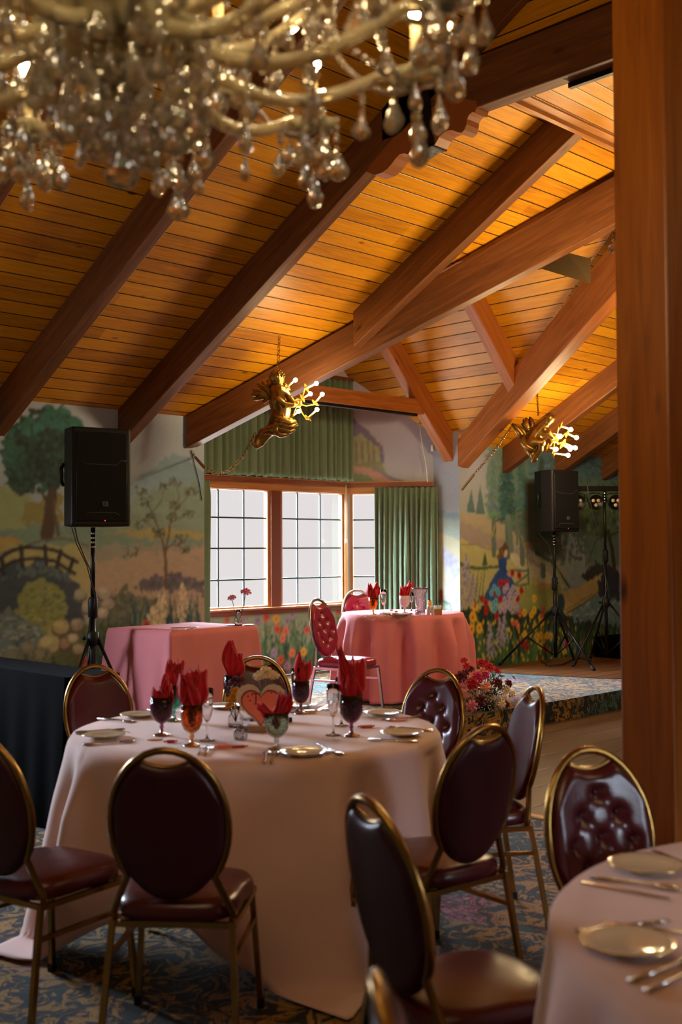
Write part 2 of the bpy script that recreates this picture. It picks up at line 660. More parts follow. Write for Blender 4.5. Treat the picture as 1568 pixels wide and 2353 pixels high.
M['g_teal'] = glass('teal_glass', (.08, .70, .55), 0, 1.5, .5, 120)
M['g_green'] = glass('pale_green_glass', (.66, .86, .72), .03, 1.5, .6, 120)
M['g_milk'] = plain('milky_glass', srgb(225, 205, 215), .2, coat=.5)
M['muntin'] = plain('leaded_bar', srgb(52, 66, 66), .5, .3)
M['cord'] = plain('white_cord', srgb(220, 220, 215), .6)
M['beige'] = plain('beige_metal', srgb(132, 122, 92), .45, noise=.05)
M['leaf'] = plain('leaf_green', srgb(46, 72, 44), .6, noise=.3, nscale=30)
M['breath'] = plain('babys_breath', srgb(216, 204, 176), .8)
M['fl_red'] = plain('red_petal', (.50, .006, .02, 1), .6, noise=.2, nscale=60)
M['fl_dark'] = plain('dark_red_petal', (.10, .003, .012, 1), .6, noise=.2, nscale=60)
M['fl_pink'] = plain('pink_petal', srgb(224, 130, 150), .6, noise=.15, nscale=60)
M['fl_hot'] = plain('magenta_petal', srgb(200, 30, 92), .6, noise=.2, nscale=60)
M['fl_peach'] = plain('peach_petal', srgb(236, 150, 128), .6, noise=.15, nscale=60)
M['fl_cream'] = plain('cream_petal', srgb(236, 212, 176), .6, noise=.1, nscale=60)
M['fl_yellow'] = plain('yellow_petal', srgb(214, 150, 30), .6, noise=.2, nscale=60)
M['stem'] = plain('stem_green', srgb(70, 90, 60), .6)
M['heart'] = plain('salmon_card', srgb(236, 120, 92), .7, noise=.04)
M['heart_ink'] = plain('red_ink', srgb(140, 26, 22), .6)
M['lace'] = plain('cream_lace', srgb(214, 190, 156), .85, noise=.1, nscale=80)
M['box'] = plain('kraft_box', srgb(170, 120, 70), .8)
M['candy'] = plain('foil_wrapper', srgb(190, 40, 70), .3, .3)
M['paper'] = plain('white_paper', srgb(230, 228, 226), .7)
M['strip'] = plain('brass_strip', srgb(196, 142, 70), .45, .3)
M['lens'] = plain('lamp_lens', srgb(190, 176, 150), .1, coat=1)
M['rope'] = plain('cable', (.008, .008, .009, 1), .5)
M['honey'] = plain('honey_plastic', srgb(214, 150, 60), .35)

# =================================================================== the room
YW = 7.85                      # plane of the mural wall
TAN = 0.5498                   # slope of the main roof
ZE = 2.665                     # ceiling height at that wall
YT, ZF = 4.22, 4.66            # where the slope ends right of the level beam
ZFL = 4.37                     # flat ceiling there
YU, ZU = 2.5, 5.606            # where the slope ends left of it
KX = 1.056                     # slope of the bay's cross roof
XR, XE = 7.81, 9.71            # its ridge and its right eave line
XL = 2 * XR - XE
ST = 0.18                      # stage height
YS = 5.67                      # stage front


def zroof(y):
    return ZE + TAN * (YW - y)


def zcross(x):
    return ZE + KX * (XE - x if x > XR else x - XL)


# floor: carpet, dance floor, strip
XD = 5.22
mb = MB()
mb.box((1.11, 1.9, -.05), (8.22, 12.0, .1))
structure(mb.build('floor', M['carpet']))
mb = MB()
z = -.001
mb.add([(XD + .03, -4, z), (16, -4, z), (16, YS + .02, z), (XD + .03, YS + .02, z), (XD + .03, -4, -.1), (16, -4, -.1), (16, YS + .02, -.1), (XD + .03, YS + .02, -.1)],
       [(0, 1, 2, 3), (7, 6, 5, 4), (0, 4, 5, 1), (1, 5, 6, 2), (2, 6, 7, 3), (3, 7, 4, 0)], 0, False,
       [[(XD, -4), (16, -4), (16, YS), (XD, YS)]] + [[(0, 0)] * 4] * 5)
o = mb.build('floor_dance', M['dance'])
structure(o)
mb = MB()
mb.box((XD + .004, .85, .004), (.052, 9.6, .012))
structure(mb.build('trim_floor', M['strip'], bevel=.003))
# stage
SX0 = 4.06
mb = MB()
mb.box(((SX0 + 16) / 2, (YS + YW) / 2, ST / 2 - .001), (16 - SX0, YW - YS, ST + .0), 0)
bay = [(6.04, YW), (9.58, YW), (9.58, 8.22), (8.95, 8.95), (6.67, 8.95), (6.04, 8.22)]
mb.prism([(x, y) for x, y in bay], 0.0, ST - .001, 0, 'z')
structure(mb.build('floor_stage', M['carpet']))
mb = MB()
pts = [(9.55, 7.82), (9.75, 6.95), (9.98, 6.16), (11.2, 6.10), (16, 6.10), (16, 7.84)]
vs = [(x, y, ST + .001) for x, y in pts] + [(x, y, ST + .006) for x, y in pts]
fs = [(6, 7, 8, 9, 10, 11)] + [(i, (i + 1) % 6, 6 + (i + 1) % 6, 6 + i) for i in range(6)]
mb.add(vs, fs, 0, False, [[(x, y) for x, y in pts]] + [[(0, 0)] * 4] * 6)
structure(mb.build('floor_stage_boards', M['stagewood']))

# ---------------------------------------------------------------- painted walls
RS = np.random.RandomState(3)


def smooth_noise(X, Z, cell, seed):
    rs = np.random.RandomState(seed)
    g = rs.rand(256, 256)
    x, z = X / cell + 40, Z / cell + 40
    x0, z0 = np.floor(x).astype(int), np.floor(z).astype(int)
    fx, fz = x - x0, z - z0
    fx, fz = fx * fx * (3 - 2 * fx), fz * fz * (3 - 2 * fz)
    a, b = g[x0 % 256, z0 % 256], g[(x0 + 1) % 256, z0 % 256]
    c, d = g[x0 % 256, (z0 + 1) % 256], g[(x0 + 1) % 256, (z0 + 1) % 256]
    return (a * (1 - fx) + b * fx) * (1 - fz) + (c * (1 - fx) + d * fx) * fz


class Canvas:
    """one wall: a fine grid of points carrying paint; s runs along the wall in metres, z is height"""

    def __init__(self, p0, p1, z0, z1, step, tone=(1, 1, 1)):
        self.tone = np.array(tone)
        self.p0, self.p1 = np.array(p0, float), np.array(p1, float)
        self.L = float(np.hypot(*(self.p1 - self.p0)))
        self.d = (self.p1 - self.p0) / self.L
        self.nrm = np.array([-self.d[1], self.d[0]])
        self.c = float(self.nrm @ self.p0)
        self.ns, self.nz = int(self.L / step) + 1, int((z1 - z0) / step) + 1
        self.s = np.linspace(0, self.L, self.ns)
        self.z = np.linspace(z0, z1, self.nz)
        self.S, self.Z = np.meshgrid(self.s, self.z, indexing='ij')
        self.C = np.zeros(self.S.shape + (3,))
        self.jx = (smooth_noise(self.S, self.Z, .05, 11) - .5) * .035 + (smooth_noise(self.S, self.Z, .018, 12) - .5) * .014
        self.jz = (smooth_noise(self.S, self.Z, .05, 13) - .5) * .035 + (smooth_noise(self.S, self.Z, .018, 14) - .5) * .014

    def at(self, px, py):
        p = on_plane(px, py, (self.nrm[0], self.nrm[1], 0), self.c)
        return (float((p[:2] - self.p0) @ self.d), float(p[2]))

    def A(self, *pts):
        return [self.at(*p) for p in pts]

    def put(self, mask, col, var=.0, sl=None):
        c = np.array(srgb(*col)[:3])
        t = self.C if sl is None else self.C[sl]
        if var:
            S = self.S if sl is None else self.S[sl]
            Z = self.Z if sl is None else self.Z[sl]
            n = smooth_noise(S * .6 + Z * .3, Z, .045, int(sum(col))) * .6 + smooth_noise(S, Z * 1.6, .014, int(sum(col)) + 5) * .4
            cc = c * (1 + var * 2 * (n[..., None] - .5))
        else:
            cc = c
        t[...] = t * (1 - mask[..., None]) + cc * mask[..., None]

    def window(self, pts, pad):
        s0, s1 = min(p[0] for p in pts) - pad, max(p[0] for p in pts) + pad
        z0, z1 = min(p[1] for p in pts) - pad, max(p[1] for p in pts) + pad
        i0, i1 = np.searchsorted(self.s, s0), np.searchsorted(self.s, s1)
        j0, j1 = np.searchsorted(self.z, z0), np.searchsorted(self.z, z1)
        return (slice(i0, max(i1, i0 + 1)), slice(j0, max(j1, j0 + 1)))

    def poly(self, pts, col, var=.15, jit=1.0, px=True, a=1.0):
        if px:
            pts = self.A(*pts)
        sl = self.window(pts, .05)
        S = self.S[sl] + self.jx[sl] * jit
        Z = self.Z[sl] + self.jz[sl] * jit
        inside = np.zeros(S.shape, bool)
        n = len(pts)
        for i in range(n):
            (x0, y0), (x1, y1) = pts[i], pts[(i + 1) % n]
            if y0 == y1:
                continue
            cr = ((y0 > Z) != (y1 > Z)) & (S < (x1 - x0) * (Z - y0) / (y1 - y0) + x0)
            inside ^= cr
        self.put(inside * a, col, var, sl)

    def line(self, pts, r, col, var=.1, px=True, jit=.3, a=1.0):
        """brush stroke; r is one radius or a start and an end radius in metres"""
        if px:
            pts = self.A(*pts)
        r0, r1 = r if hasattr(r, '__len__') else (r, r)
        sl = self.window(pts, max(r0, r1) + .02)
        S = self.S[sl] + self.jx[sl] * jit
        Z = self.Z[sl] + self.jz[sl] * jit
        m = np.zeros(S.shape)
        n = len(pts) - 1
        for i in range(n):
            (x0, y0), (x1, y1) = pts[i], pts[i + 1]
            dx, dy = x1 - x0, y1 - y0
            L = dx * dx + dy * dy + 1e-9
            t = np.clip(((S - x0) * dx + (Z - y0) * dy) / L, 0, 1)
            d = np.hypot(S - x0 - t * dx, Z - y0 - t * dy)
            r = r0 + (r1 - r0) * (i + t) / n
            m = np.maximum(m, np.clip((r - d) / .004 + .5, 0, 1))
        self.put(m * a, col, var, sl)

    def dab(self, s, z, rx, rz, col, var=.1, ang=0, jit=.4, a=1.0):
        sl = self.window([(s, z)], max(rx, rz) + .02)
        S = self.S[sl] + self.jx[sl] * jit - s
        Z = self.Z[sl] + self.jz[sl] * jit - z
        ca, sa = math.cos(ang), math.sin(ang)
        q = np.hypot((S * ca + Z * sa) / rx, (-S * sa + Z * ca) / rz)
        self.put(np.clip((1 - q) / .12 + .2, 0, 1) * a, col, var, sl)

    def dabs(self, poly, n, r, cols, px=True, flat=1.0, a=1.0, seed=1):
        """scatter of small brush marks inside an outline"""
        if px:
            poly = self.A(*poly)
        rs = random.Random(seed)
        s0, s1 = min(p[0] for p in poly), max(p[0] for p in poly)
        z0, z1 = min(p[1] for p in poly), max(p[1] for p in poly)
        k = tries = 0
        while k < n and tries < n * 12:
            tries += 1
            s, z = rs.uniform(s0, s1), rs.uniform(z0, z1)
            ins = False
            for i in range(len(poly)):
                (x0, y0), (x1, y1) = poly[i], poly[(i + 1) % len(poly)]
                if (y0 > z) != (y1 > z) and s < (x1 - x0) * (z - y0) / (y1 - y0) + x0:
                    ins = not ins
            if ins:
                k += 1
                q = rs.uniform(*r)
                self.dab(s, z, q, q * flat * rs.uniform(.6, 1.1), rs.choice(cols), .1, rs.uniform(-.6, .6), a=a)

    def flower(self, px, py, r, col, eye=(90, 50, 20), px_=True):
        s, z = self.at(px, py) if px_ else (px, py)
        for k in range(6):
            an = k * PI / 3 + s * 9
            self.dab(s + r * .55 * math.cos(an), z + r * .62 * math.sin(an), r * .5, r * .5, col, .2, jit=.2)
        self.dab(s, z, r * .34, r * .34, eye, .1, jit=.1)

    def blades(self, s0, s1, z0, h, n, cols, seed=1, w=.007, lean=.25):
        rs = random.Random(seed)
        for _ in range(n):
            s = rs.uniform(s0, s1)
            hh = h * rs.uniform(.45, 1.1)
            ln = rs.uniform(-lean, lean) * hh
            zz = z0 + rs.uniform(-.03, .05)
            self.line([(s, zz), (s + ln * .35, zz + hh * .6), (s + ln, zz + hh)], (w * rs.uniform(.7, 1.4), .0015), rs.choice(cols), px=False, jit=.15)

    def build(self, name, keep=None, top=None):
        mb = MB()
        d = self.d

        def P(i, j):
            x, y = self.p0 + d * self.s[i]
            zz = self.z[j]
            if top:
                zz = min(zz, top(x, y))
            return (x, y, zz)
        mb.grid(P, self.ns, self.nz, keep=keep, smooth=False)
        o = mb.build(name, M['paint'], recalc=False)
        C_ = self.C.copy()
        for ax in (0, 1):
            C_ = (np.roll(C_, 1, ax) + 2 * C_ + np.roll(C_, -1, ax)) / 4
        C_[[0, -1]], C_[:, [0, -1]] = self.C[[0, -1]], self.C[:, [0, -1]]
        at = o.data.color_attributes.new('paint', 'FLOAT_COLOR', 'POINT')
        c = np.ones((self.ns * self.nz, 4), np.float32)
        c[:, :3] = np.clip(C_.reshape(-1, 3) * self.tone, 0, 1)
        at.data.foreach_set('color', c.ravel())
        return structure(o)


# ---- left mural: tree, bridge, stream, field
LM = Canvas((3.25, YW), (6.065, YW), 0.0, 2.72, .0105, (.90, 1.06, 1.32))
A = LM
top, hor = np.array(srgb(176, 180, 186)[:3]), np.array(srgb(150, 168, 168)[:3])
t = np.clip((A.Z - 1.6) / 1.0, 0, 1)[..., None]
A.C[:] = top * t + hor * (1 - t)
A.put(np.clip((smooth_noise(A.S * .5, A.Z, .35, 2) - .45) * 1.6, 0, .5), (196, 192, 196))
A.poly([(225, 1195), (290, 1125), (335, 1085), (372, 1058), (400, 1042), (428, 1052), (475, 1092), (475, 1230), (225, 1230)], (134, 158, 164), .1)
A.poly([(240, 1215), (300, 1150), (350, 1130), (420, 1110), (475, 1128), (475, 1230), (240, 1230)], (134, 152, 134), .14, 3)
A.poly([(-60, 1105), (40, 1128), (80, 1150), (110, 1170), (140, 1215), (-60, 1225)], (150, 160, 118), .12, 2)
A.poly([(60, 1165), (140, 1130), (140, 1210), (60, 1210)], (142, 134, 80), .1, 3)
A.poly([(-60, 1222), (60, 1210), (220, 1205), (300, 1212), (475, 1218), (475, 1300), (-60, 1300)], (122, 146, 128), .14, 2)
A.poly([(240, 1222), (330, 1213), (475, 1222), (475, 1236), (330, 1238)], (168, 154, 98), .12, 2)
A.poly([(-60, 1240), (20, 1236), (58, 1248), (-10, 1262), (-60, 1262)], (184, 152, 86), .1)
A.poly([(160, 1262), (260, 1252), (400, 1248), (475, 1250), (475, 1290), (160, 1300)], (150, 146, 128), .1, 3)
A.poly([(170, 1325), (240, 1288), (320, 1276), (475, 1256), (475, 1420), (170, 1420)], (176, 154, 126), .08, 2)
A.poly([(-60, 1262), (60, 1254), (170, 1256), (215, 1290), (200, 1400), (150, 1460), (-60, 1460)], (176, 168, 112), .12, 2)
A.dabs([(180, 1310), (460, 1275), (460, 1340), (190, 1345)], 140, (.010, .035), [(184, 160, 130), (168, 150, 118), (160, 146, 124)], flat=.35, a=.6, seed=5)
# shrub masses
A.poly([(215, 1440), (235, 1378), (262, 1358), (290, 1352), (330, 1372), (372, 1378), (380, 1450), (330, 1470), (230, 1460)], (104, 108, 86), .22, 3)
A.dabs([(225, 1440), (262, 1362), (372, 1385), (350, 1450)], 160, (.010, .03), [(92, 100, 84), (120, 122, 92), (80, 86, 78)], flat=1.4, a=.7, seed=6)
A.poly([(322, 1345), (350, 1322), (372, 1330), (395, 1312), (415, 1322), (440, 1330), (475, 1340), (475, 1362), (322, 1356)], (104, 96, 102), .2, 3)
A.dabs([(330, 1346), (400, 1318), (470, 1340), (465, 1358)], 70, (.008, .02), [(84, 84, 92), (124, 112, 112), (76, 92, 82)], flat=1.3, seed=7)
# slender tree
for st, r in (([(383, 1352), (381, 1310), (379, 1270), (372, 1240), (362, 1210), (350, 1180), (338, 1150), (322, 1130)], (.018, .003)),
              ([(379, 1270), (388, 1235), (392, 1200), (404, 1170), (412, 1140), (402, 1112)], (.012, .003)),
              ([(382, 1262), (398, 1250), (412, 1255), (420, 1262)], (.008, .003)),
              ([(372, 1240), (352, 1215), (330, 1195)], (.007, .002)), ([(392, 1200), (415, 1190), (436, 1180)], (.007, .002)),
              ([(404, 1170), (425, 1150), (440, 1128)], (.006, .002)), ([(350, 1180), (372, 1150), (376, 1120)], (.006, .002))):
    A.line(st, r, (96, 84, 66))
for cx, cy, rr in ((322, 1130, 16), (338, 1152, 16), (402, 1108, 16), (440, 1130, 14), (378, 1118, 12), (312, 1200, 18), (432, 1182, 14),
                   (345, 1190, 14), (402, 1160, 14), (300, 1268, 20), (415, 1240, 16), (424, 1262, 12), (395, 1185, 12), (365, 1225, 14)):
    A.dabs([(cx - rr, cy - rr * .7), (cx + rr, cy - rr * .7), (cx + rr, cy + rr * .7), (cx - rr, cy + rr * .7)], 30, (.006, .014),
           [(74, 88, 66), (96, 108, 74), (66, 84, 74), (120, 112, 80)], seed=cx)
# big dark tree
A.line([(122, 1120), (116, 1160), (112, 1200), (108, 1228)], (.040, .060), (78, 62, 50))
A.line([(124, 1150), (128, 1200), (134, 1228)], (.012, .02), (96, 80, 64))
A.line([(108, 1150), (92, 1128), (78, 1122)], (.014, .006), (66, 60, 52))
A.poly([(6, 1075), (8, 1010), (30, 975), (52, 952), (75, 962), (84, 938), (104, 930), (126, 940), (146, 936), (160, 955), (182, 962), (196, 985),
        (190, 1040), (160, 1080), (150, 1115), (110, 1125), (80, 1112), (62, 1140), (30, 1130), (12, 1110)], (30, 66, 60), .3, 2.5)
A.dabs([(10, 1075), (10, 1010), (50, 955), (100, 932), (150, 940), (195, 985), (160, 1080), (110, 1125), (60, 1138), (20, 1115)], 420, (.010, .032),
       [(24, 54, 50), (34, 76, 68), (20, 44, 44), (40, 90, 78)], seed=9)
A.dabs([(40, 985), (60, 955), (84, 966), (100, 934), (150, 940), (192, 975), (180, 995), (110, 980), (60, 1000)], 170, (.010, .028), [(52, 112, 96), (60, 124, 106), (44, 100, 86)], seed=10)
A.dabs([(8, 1075), (10, 1010), (36, 985), (34, 1080)], 70, (.010, .026), [(48, 104, 90), (40, 90, 78)], seed=11)
# rail fence behind
A.line([(-20, 1275), (40, 1262), (92, 1242), (150, 1238), (200, 1252)], .008, (110, 100, 84))
# bridge
A.poly([(-60, 1345), (-20, 1325), (20, 1305), (60, 1292), (100, 1290), (140, 1300), (166, 1322), (184, 1356), (196, 1400), (190, 1440), (160, 1450),
        (120, 1430), (-60, 1440)], (62, 74, 84), .28, 2)
A.dabs([(-40, 1335), (20, 1305), (100, 1292), (160, 1318), (180, 1350), (150, 1335), (90, 1318), (20, 1330), (-30, 1355)], 160, (.010, .022), [(84, 104, 112), (58, 78, 84), (98, 112, 108)], seed=12)
A.poly([(30, 1420), (44, 1370), (66, 1342), (92, 1330), (120, 1336), (144, 1362), (156, 1395), (148, 1425), (122, 1440), (110, 1470), (30, 1470)], (140, 146, 84), .2, 1.5)
A.dabs([(50, 1400), (66, 1346), (110, 1338), (148, 1380), (140, 1425), (60, 1450)], 90, (.008, .03), [(100, 112, 76), (168, 166, 100), (86, 100, 86)], flat=.4, seed=13)
for st in ([(-30, 1312), (0, 1282), (30, 1264), (60, 1258), (100, 1260), (130, 1266), (160, 1282), (178, 1292)],
           [(-30, 1340), (0, 1308), (30, 1290), (60, 1284), (100, 1284), (128, 1290), (152, 1306), (172, 1318)]):
    A.line(st, .015, (38, 42, 48), jit=.1)
for x, y0, y1 in ((4, 1280, 1318), (48, 1256, 1300), (103, 1256, 1296), (139, 1266, 1304), (168, 1284, 1312)):
    A.line([(x, y0), (x + (4 if x < 120 else -8), y1)], .018, (38, 42, 48), jit=.1)
# stream and rocks
A.poly([(-60, 1420), (30, 1400), (90, 1440), (128, 1470), (100, 1540), (60, 1590), (-60, 1590)], (112, 128, 124), .2, 2)
A.dabs([(-40, 1430), (40, 1410), (110, 1460), (80, 1560), (-40, 1580)], 190, (.010, .045), [(80, 104, 102), (146, 158, 146), (66, 86, 84), (168, 172, 152)], flat=.3, seed=14)
A.poly([(100, 1560), (130, 1470), (200, 1440), (300, 1440), (475, 1455), (475, 1640), (100, 1640)], (86, 96, 60), .25, 2)
for x, y, r, c in ((140, 1440, 20, (176, 164, 112)), (178, 1436, 17, (160, 146, 120)), (112, 1480, 26, (180, 170, 122)), (150, 1478, 15, (150, 132, 100)),
                   (64, 1488, 17, (130, 132, 110)), (30, 1512, 26, (122, 122, 104)), (168, 1466, 12, (186, 176, 140)), (92, 1512, 30, (128, 124, 98)),
                   (180, 1490, 14, (160, 150, 116)), (240, 1362, 18, (170, 158, 138)), (248, 1388, 17, (158, 148, 126)), (184, 1366, 15, (150, 150, 128)),
                   (200, 1395, 14, (166, 158, 138)), (236, 1410, 15, (182, 172, 148))):
    s, z = A.at(x, y)
    q = r * .0037
    A.dab(s, z - q * .3, q * 1.15, q * .95, tuple(int(v * .62) for v in c), .2)
    A.dab(s, z, q, q * .78, c, .2)
    A.dab(s - q * .2, z + q * .25, q * .6, q * .4, tuple(min(255, int(v * 1.12)) for v in c), .1)
GR = [(40, 82, 62), (66, 104, 60), (30, 58, 46), (104, 122, 66), (24, 44, 36)]
s0, z0 = A.at(0, 1600)
A.blades(A.at(30, 1550)[0], A.at(130, 1550)[0], A.at(60, 1575)[1], .22, 60, GR, 3)
A.blades(A.at(205, 1550)[0], A.at(310, 1550)[0], A.at(250, 1560)[1], .48, 130, GR, 4, .010)
A.blades(A.at(150, 1590)[0], 2.79, A.at(250, 1600)[1], .30, 160, GR, 5, .010)
A.blades(A.at(305, 1440)[0], 2.79, A.at(380, 1470)[1], .34, 150, [(36, 82, 84), (50, 100, 92), (30, 64, 66), (130, 138, 96)], 6, .010)
for x, y0, y1 in ((372, 1440, 1352), (420, 1436, 1340), (352, 1442, 1394)):
    s, za = A.at(x, y0)
    zb = A.at(x, y1)[1]
    rs = random.Random(x)
    for k in range(90):
        u = rs.random()
        w = .05 * math.sin(PI * min(1, u * .9 + .1)) + .006
        A.dab(s + rs.uniform(-w, w), za + (zb - za) * u, .007, .022, rs.choice([(206, 188, 142), (184, 166, 120), (222, 206, 166)]), .1, rs.uniform(-.4, .4))
for x, y in ((194, 1520), (270, 1512), (336, 1436), (262, 1524)):
    A.flower(x, y, .042, (188, 84, 62), (120, 30, 20))
A.build('wall_mural_left', top=lambda x, y: ZE + .02)

# ---- right mural: pines, meadow, lady in blue, brook, flower bed
RM = Canvas((9.58, YW), (14.2, YW), 0.0, 2.72, .012, (.95, 1.08, 1.30))
A = RM
t = np.clip((A.Z - 1.7) / .9, 0, 1)[..., None]
A.C[:] = np.array(srgb(150, 148, 160)[:3]) * t + np.array(srgb(164, 158, 140)[:3]) * (1 - t)
A.poly([(1120, 1010), (1600, 1010), (1600, 1300), (1300, 1300), (1180, 1230), (1120, 1180)], (112, 132, 118), .2, 3)
A.poly([(1215, 1030), (1600, 1030), (1600, 1110), (1215, 1100)], (96, 122, 128), .25, 3)
A.dabs([(1190, 1035), (1600, 1035), (1600, 1110), (1190, 1110)], 260, (.02, .07), [(70, 98, 102), (120, 144, 146), (56, 84, 84)], flat=.25, a=.8, seed=21)
A.poly([(1130, 1150), (1240, 1100), (1310, 1150), (1310, 1300), (1200, 1260), (1130, 1210)], (104, 118, 98), .2, 3)
A.poly([(1058, 1180), (1100, 1178), (1140, 1192), (1175, 1215), (1200, 1250), (1058, 1250)], (170, 152, 122), .08, 1.5)
A.poly([(1058, 1196), (1100, 1215), (1150, 1240), (1190, 1262), (1250, 1300), (1290, 1350), (1240, 1350), (1160, 1290), (1100, 1262), (1058, 1252)], (160, 142, 128), .1, 1.5)
A.poly([(1058, 1238), (1090, 1252), (1140, 1262), (1180, 1290), (1230, 1330), (1290, 1370), (1290, 1450), (1058, 1450)], (186, 172, 112), .1, 1.5)
A.poly([(1170, 1262), (1215, 1290), (1262, 1316), (1300, 1352), (1270, 1350), (1210, 1318), (1176, 1288)], (198, 184, 148), .1)
A.poly([(1210, 1345), (1290, 1345), (1290, 1420), (1180, 1410)], (150, 150, 84), .15, 3)
A.poly([(1234, 1342), (1268, 1340), (1262, 1352), (1240, 1353)], (190, 146, 84), .1)
A.line([(1062, 1252), (1090, 1250), (1120, 1262), (1160, 1262)], .006, (132, 116, 88))
for x, y0, h, w in ((1083, 1176, 52, .075), (1104, 1181, 64, .085)):
    s, z = A.at(x, y0)
    H = h * .0050
    A.poly([(s - w, z), (s + w, z), (s + .006, z + H)], (84, 108, 106), .15, .4, px=False)
# tall pines
for x, y0, y1, w, c, sd in ((1166, 1195, 1030, .26, (58, 90, 84), 1), (1200, 1210, 1040, .20, (84, 108, 98), 2), (1135, 1188, 1060, .14, (96, 120, 112), 3),
                            (1248, 1240, 1050, .24, (66, 88, 78), 4)):
    s, za = A.at(x, y0)
    zb = A.at(x, y1)[1]
    A.line([(s, za - .42), (s, za + .1)], (.045, .035), (96, 108, 96), px=False)
    rs = random.Random(sd)
    for k in range(150):
        u = k / 150
        ww = w * (1 - u * .72) * rs.uniform(.5, 1.1)
        sg = rs.choice((-1, 1))
        zz = za + (zb - za) * u
        A.line([(s, zz + .02), (s + sg * ww * .5, zz), (s + sg * ww, zz - .03)], (.013, .004),
               tuple(int(v * rs.uniform(.75, 1.3)) for v in c), px=False)
A.dabs([(1150, 1180), (1185, 1180), (1180, 1060), (1160, 1060)], 60, (.012, .03), [(44, 74, 70), (60, 94, 86)], flat=.5, seed=23)
A.line([(1168, 1190), (1172, 1225), (1176, 1262)], (.05, .045), (110, 124, 110))
for x in (1188, 1212, 1226):
    A.line([(x, 1180), (x + 1, 1250)], .018, (120, 112, 90))
# deer and small figure
for st in ([(1206, 1258), (1206, 1298)], [(1224, 1258), (1225, 1298)], [(1212, 1260), (1213, 1300)], [(1219, 1258), (1219, 1296)]):
    A.line(st, .008, (150, 132, 100))
s, z = A.at(1214, 1254)
A.dab(s, z, .10, .05, (152, 132, 98), .1)
A.line([(1204, 1252), (1200, 1232)], .016, (150, 130, 98))
A.line([(1132, 1232), (1137, 1208)], (.02, .010), (158, 134, 82))
A.line([(1128, 1232), (1140, 1230)], .006, (150, 128, 84))
# waterfall, rocks, log, brook
A.poly([(1290, 1230), (1340, 1235), (1350, 1345), (1310, 1350)], (150, 160, 156), .18, 2)
A.dabs([(1280, 1225), (1345, 1225), (1350, 1290), (1290, 1290)], 110, (.015, .04), [(104, 116, 108), (84, 98, 92), (168, 172, 158)], flat=1.2, a=.8, seed=24)
A.line([(1232, 1270), (1268, 1290), (1292, 1325), (1312, 1352)], (.03, .02), (70, 84, 62))
A.line([(1240, 1285), (1280, 1310), (1300, 1345)], (.02, .015), (150, 160, 104))
A.poly([(1290, 1370), (1300, 1350), (1350, 1352), (1500, 1330), (1600, 1330), (1600, 1475), (1340, 1460)], (116, 138, 142), .18, 2)
A.dabs([(1300, 1380), (1600, 1345), (1600, 1470), (1350, 1450)], 240, (.02, .08), [(150, 170, 172), (92, 116, 124), (176, 186, 178), (80, 108, 112)], flat=.2, seed=25)
A.poly([(1336, 1325), (1370, 1290), (1420, 1310), (1440, 1360), (1390, 1375)], (60, 60, 62), .25, 2)
A.poly([(1282, 1410), (1278, 1380), (1290, 1360), (1325, 1352), (1352, 1335), (1385, 1318), (1392, 1340), (1372, 1366), (1330, 1392), (1306, 1412)], (190, 162, 104), .15, .8)
A.line([(1300, 1402), (1330, 1384), (1362, 1364)], .008, (140, 114, 72))
A.line([(1304, 1408), (1340, 1388), (1375, 1360)], (.014, .006), (96, 84, 60))
s, z = A.at(1290, 1386)
A.dab(s, z, .085, .12, (52, 78, 84), .2)
# right-hand tree and plants
A.dabs([(1325, 1115), (1600, 1110), (1600, 1215), (1400, 1235), (1345, 1215)], 520, (.015, .05), [(104, 136, 80), (128, 156, 92), (76, 108, 68), (150, 170, 116)], seed=26)
A.line([(1398, 1222), (1408, 1265), (1412, 1310), (1408, 1350)], (.035, .06), (74, 66, 54))
A.line([(1398, 1226), (1372, 1240), (1360, 1270), (1352, 1310)], (.012, .008), (92, 84, 60))
A.line([(1400, 1230), (1425, 1222), (1445, 1225)], (.02, .01), (80, 90, 60))
A.poly([(1375, 1335), (1395, 1310), (1425, 1315), (1470, 1340), (1470, 1380), (1380, 1372)], (54, 56, 70), .25, 2)
A.dabs([(1385, 1350), (1450, 1345), (1460, 1385), (1390, 1380)], 60, (.015, .035), [(44, 88, 78), (60, 100, 92), (46, 50, 66)], seed=27)
# hedge, fence
A.line([(1060, 1297), (1075, 1303), (1100, 1306), (1150, 1302)], (.022, .016), (74, 96, 58))
s, z = A.at(1115, 1290)
A.poly([(s - .05, z - .05), (s + .05, z - .05), (s, z + .11)], (66, 92, 60), .2, .4, px=False)
for st in ([(1172, 1310), (1216, 1312)], [(1214, 1306), (1216, 1345)], [(1186, 1342), (1216, 1318)], [(1188, 1346), (1216, 1342)]):
    A.line(st, .014, (92, 116, 92), jit=.1)
# flower bed
A.poly([(1058, 1400), (1110, 1395), (1200, 1405), (1290, 1400), (1330, 1430), (1600, 1440), (1600, 1640), (1058, 1640)], (42, 56, 48), .3, 3)
SS0, SS1 = 0.0, 4.6
A.blades(0.0, 4.6, A.at(1200, 1545)[1], .50, 420, [(58, 92, 60), (38, 66, 50), (90, 118, 72), (28, 44, 40), (112, 132, 84)], 30, .011)
A.blades(1.2, 4.6, A.at(1300, 1515)[1], .42, 300, [(74, 100, 62), (50, 78, 56), (130, 140, 84), (30, 48, 44)], 31, .009)
A.blades(0.2, 1.8, A.at(1200, 1530)[1], .62, 120, [(64, 104, 62), (48, 82, 56), (96, 124, 70)], 32, .013)
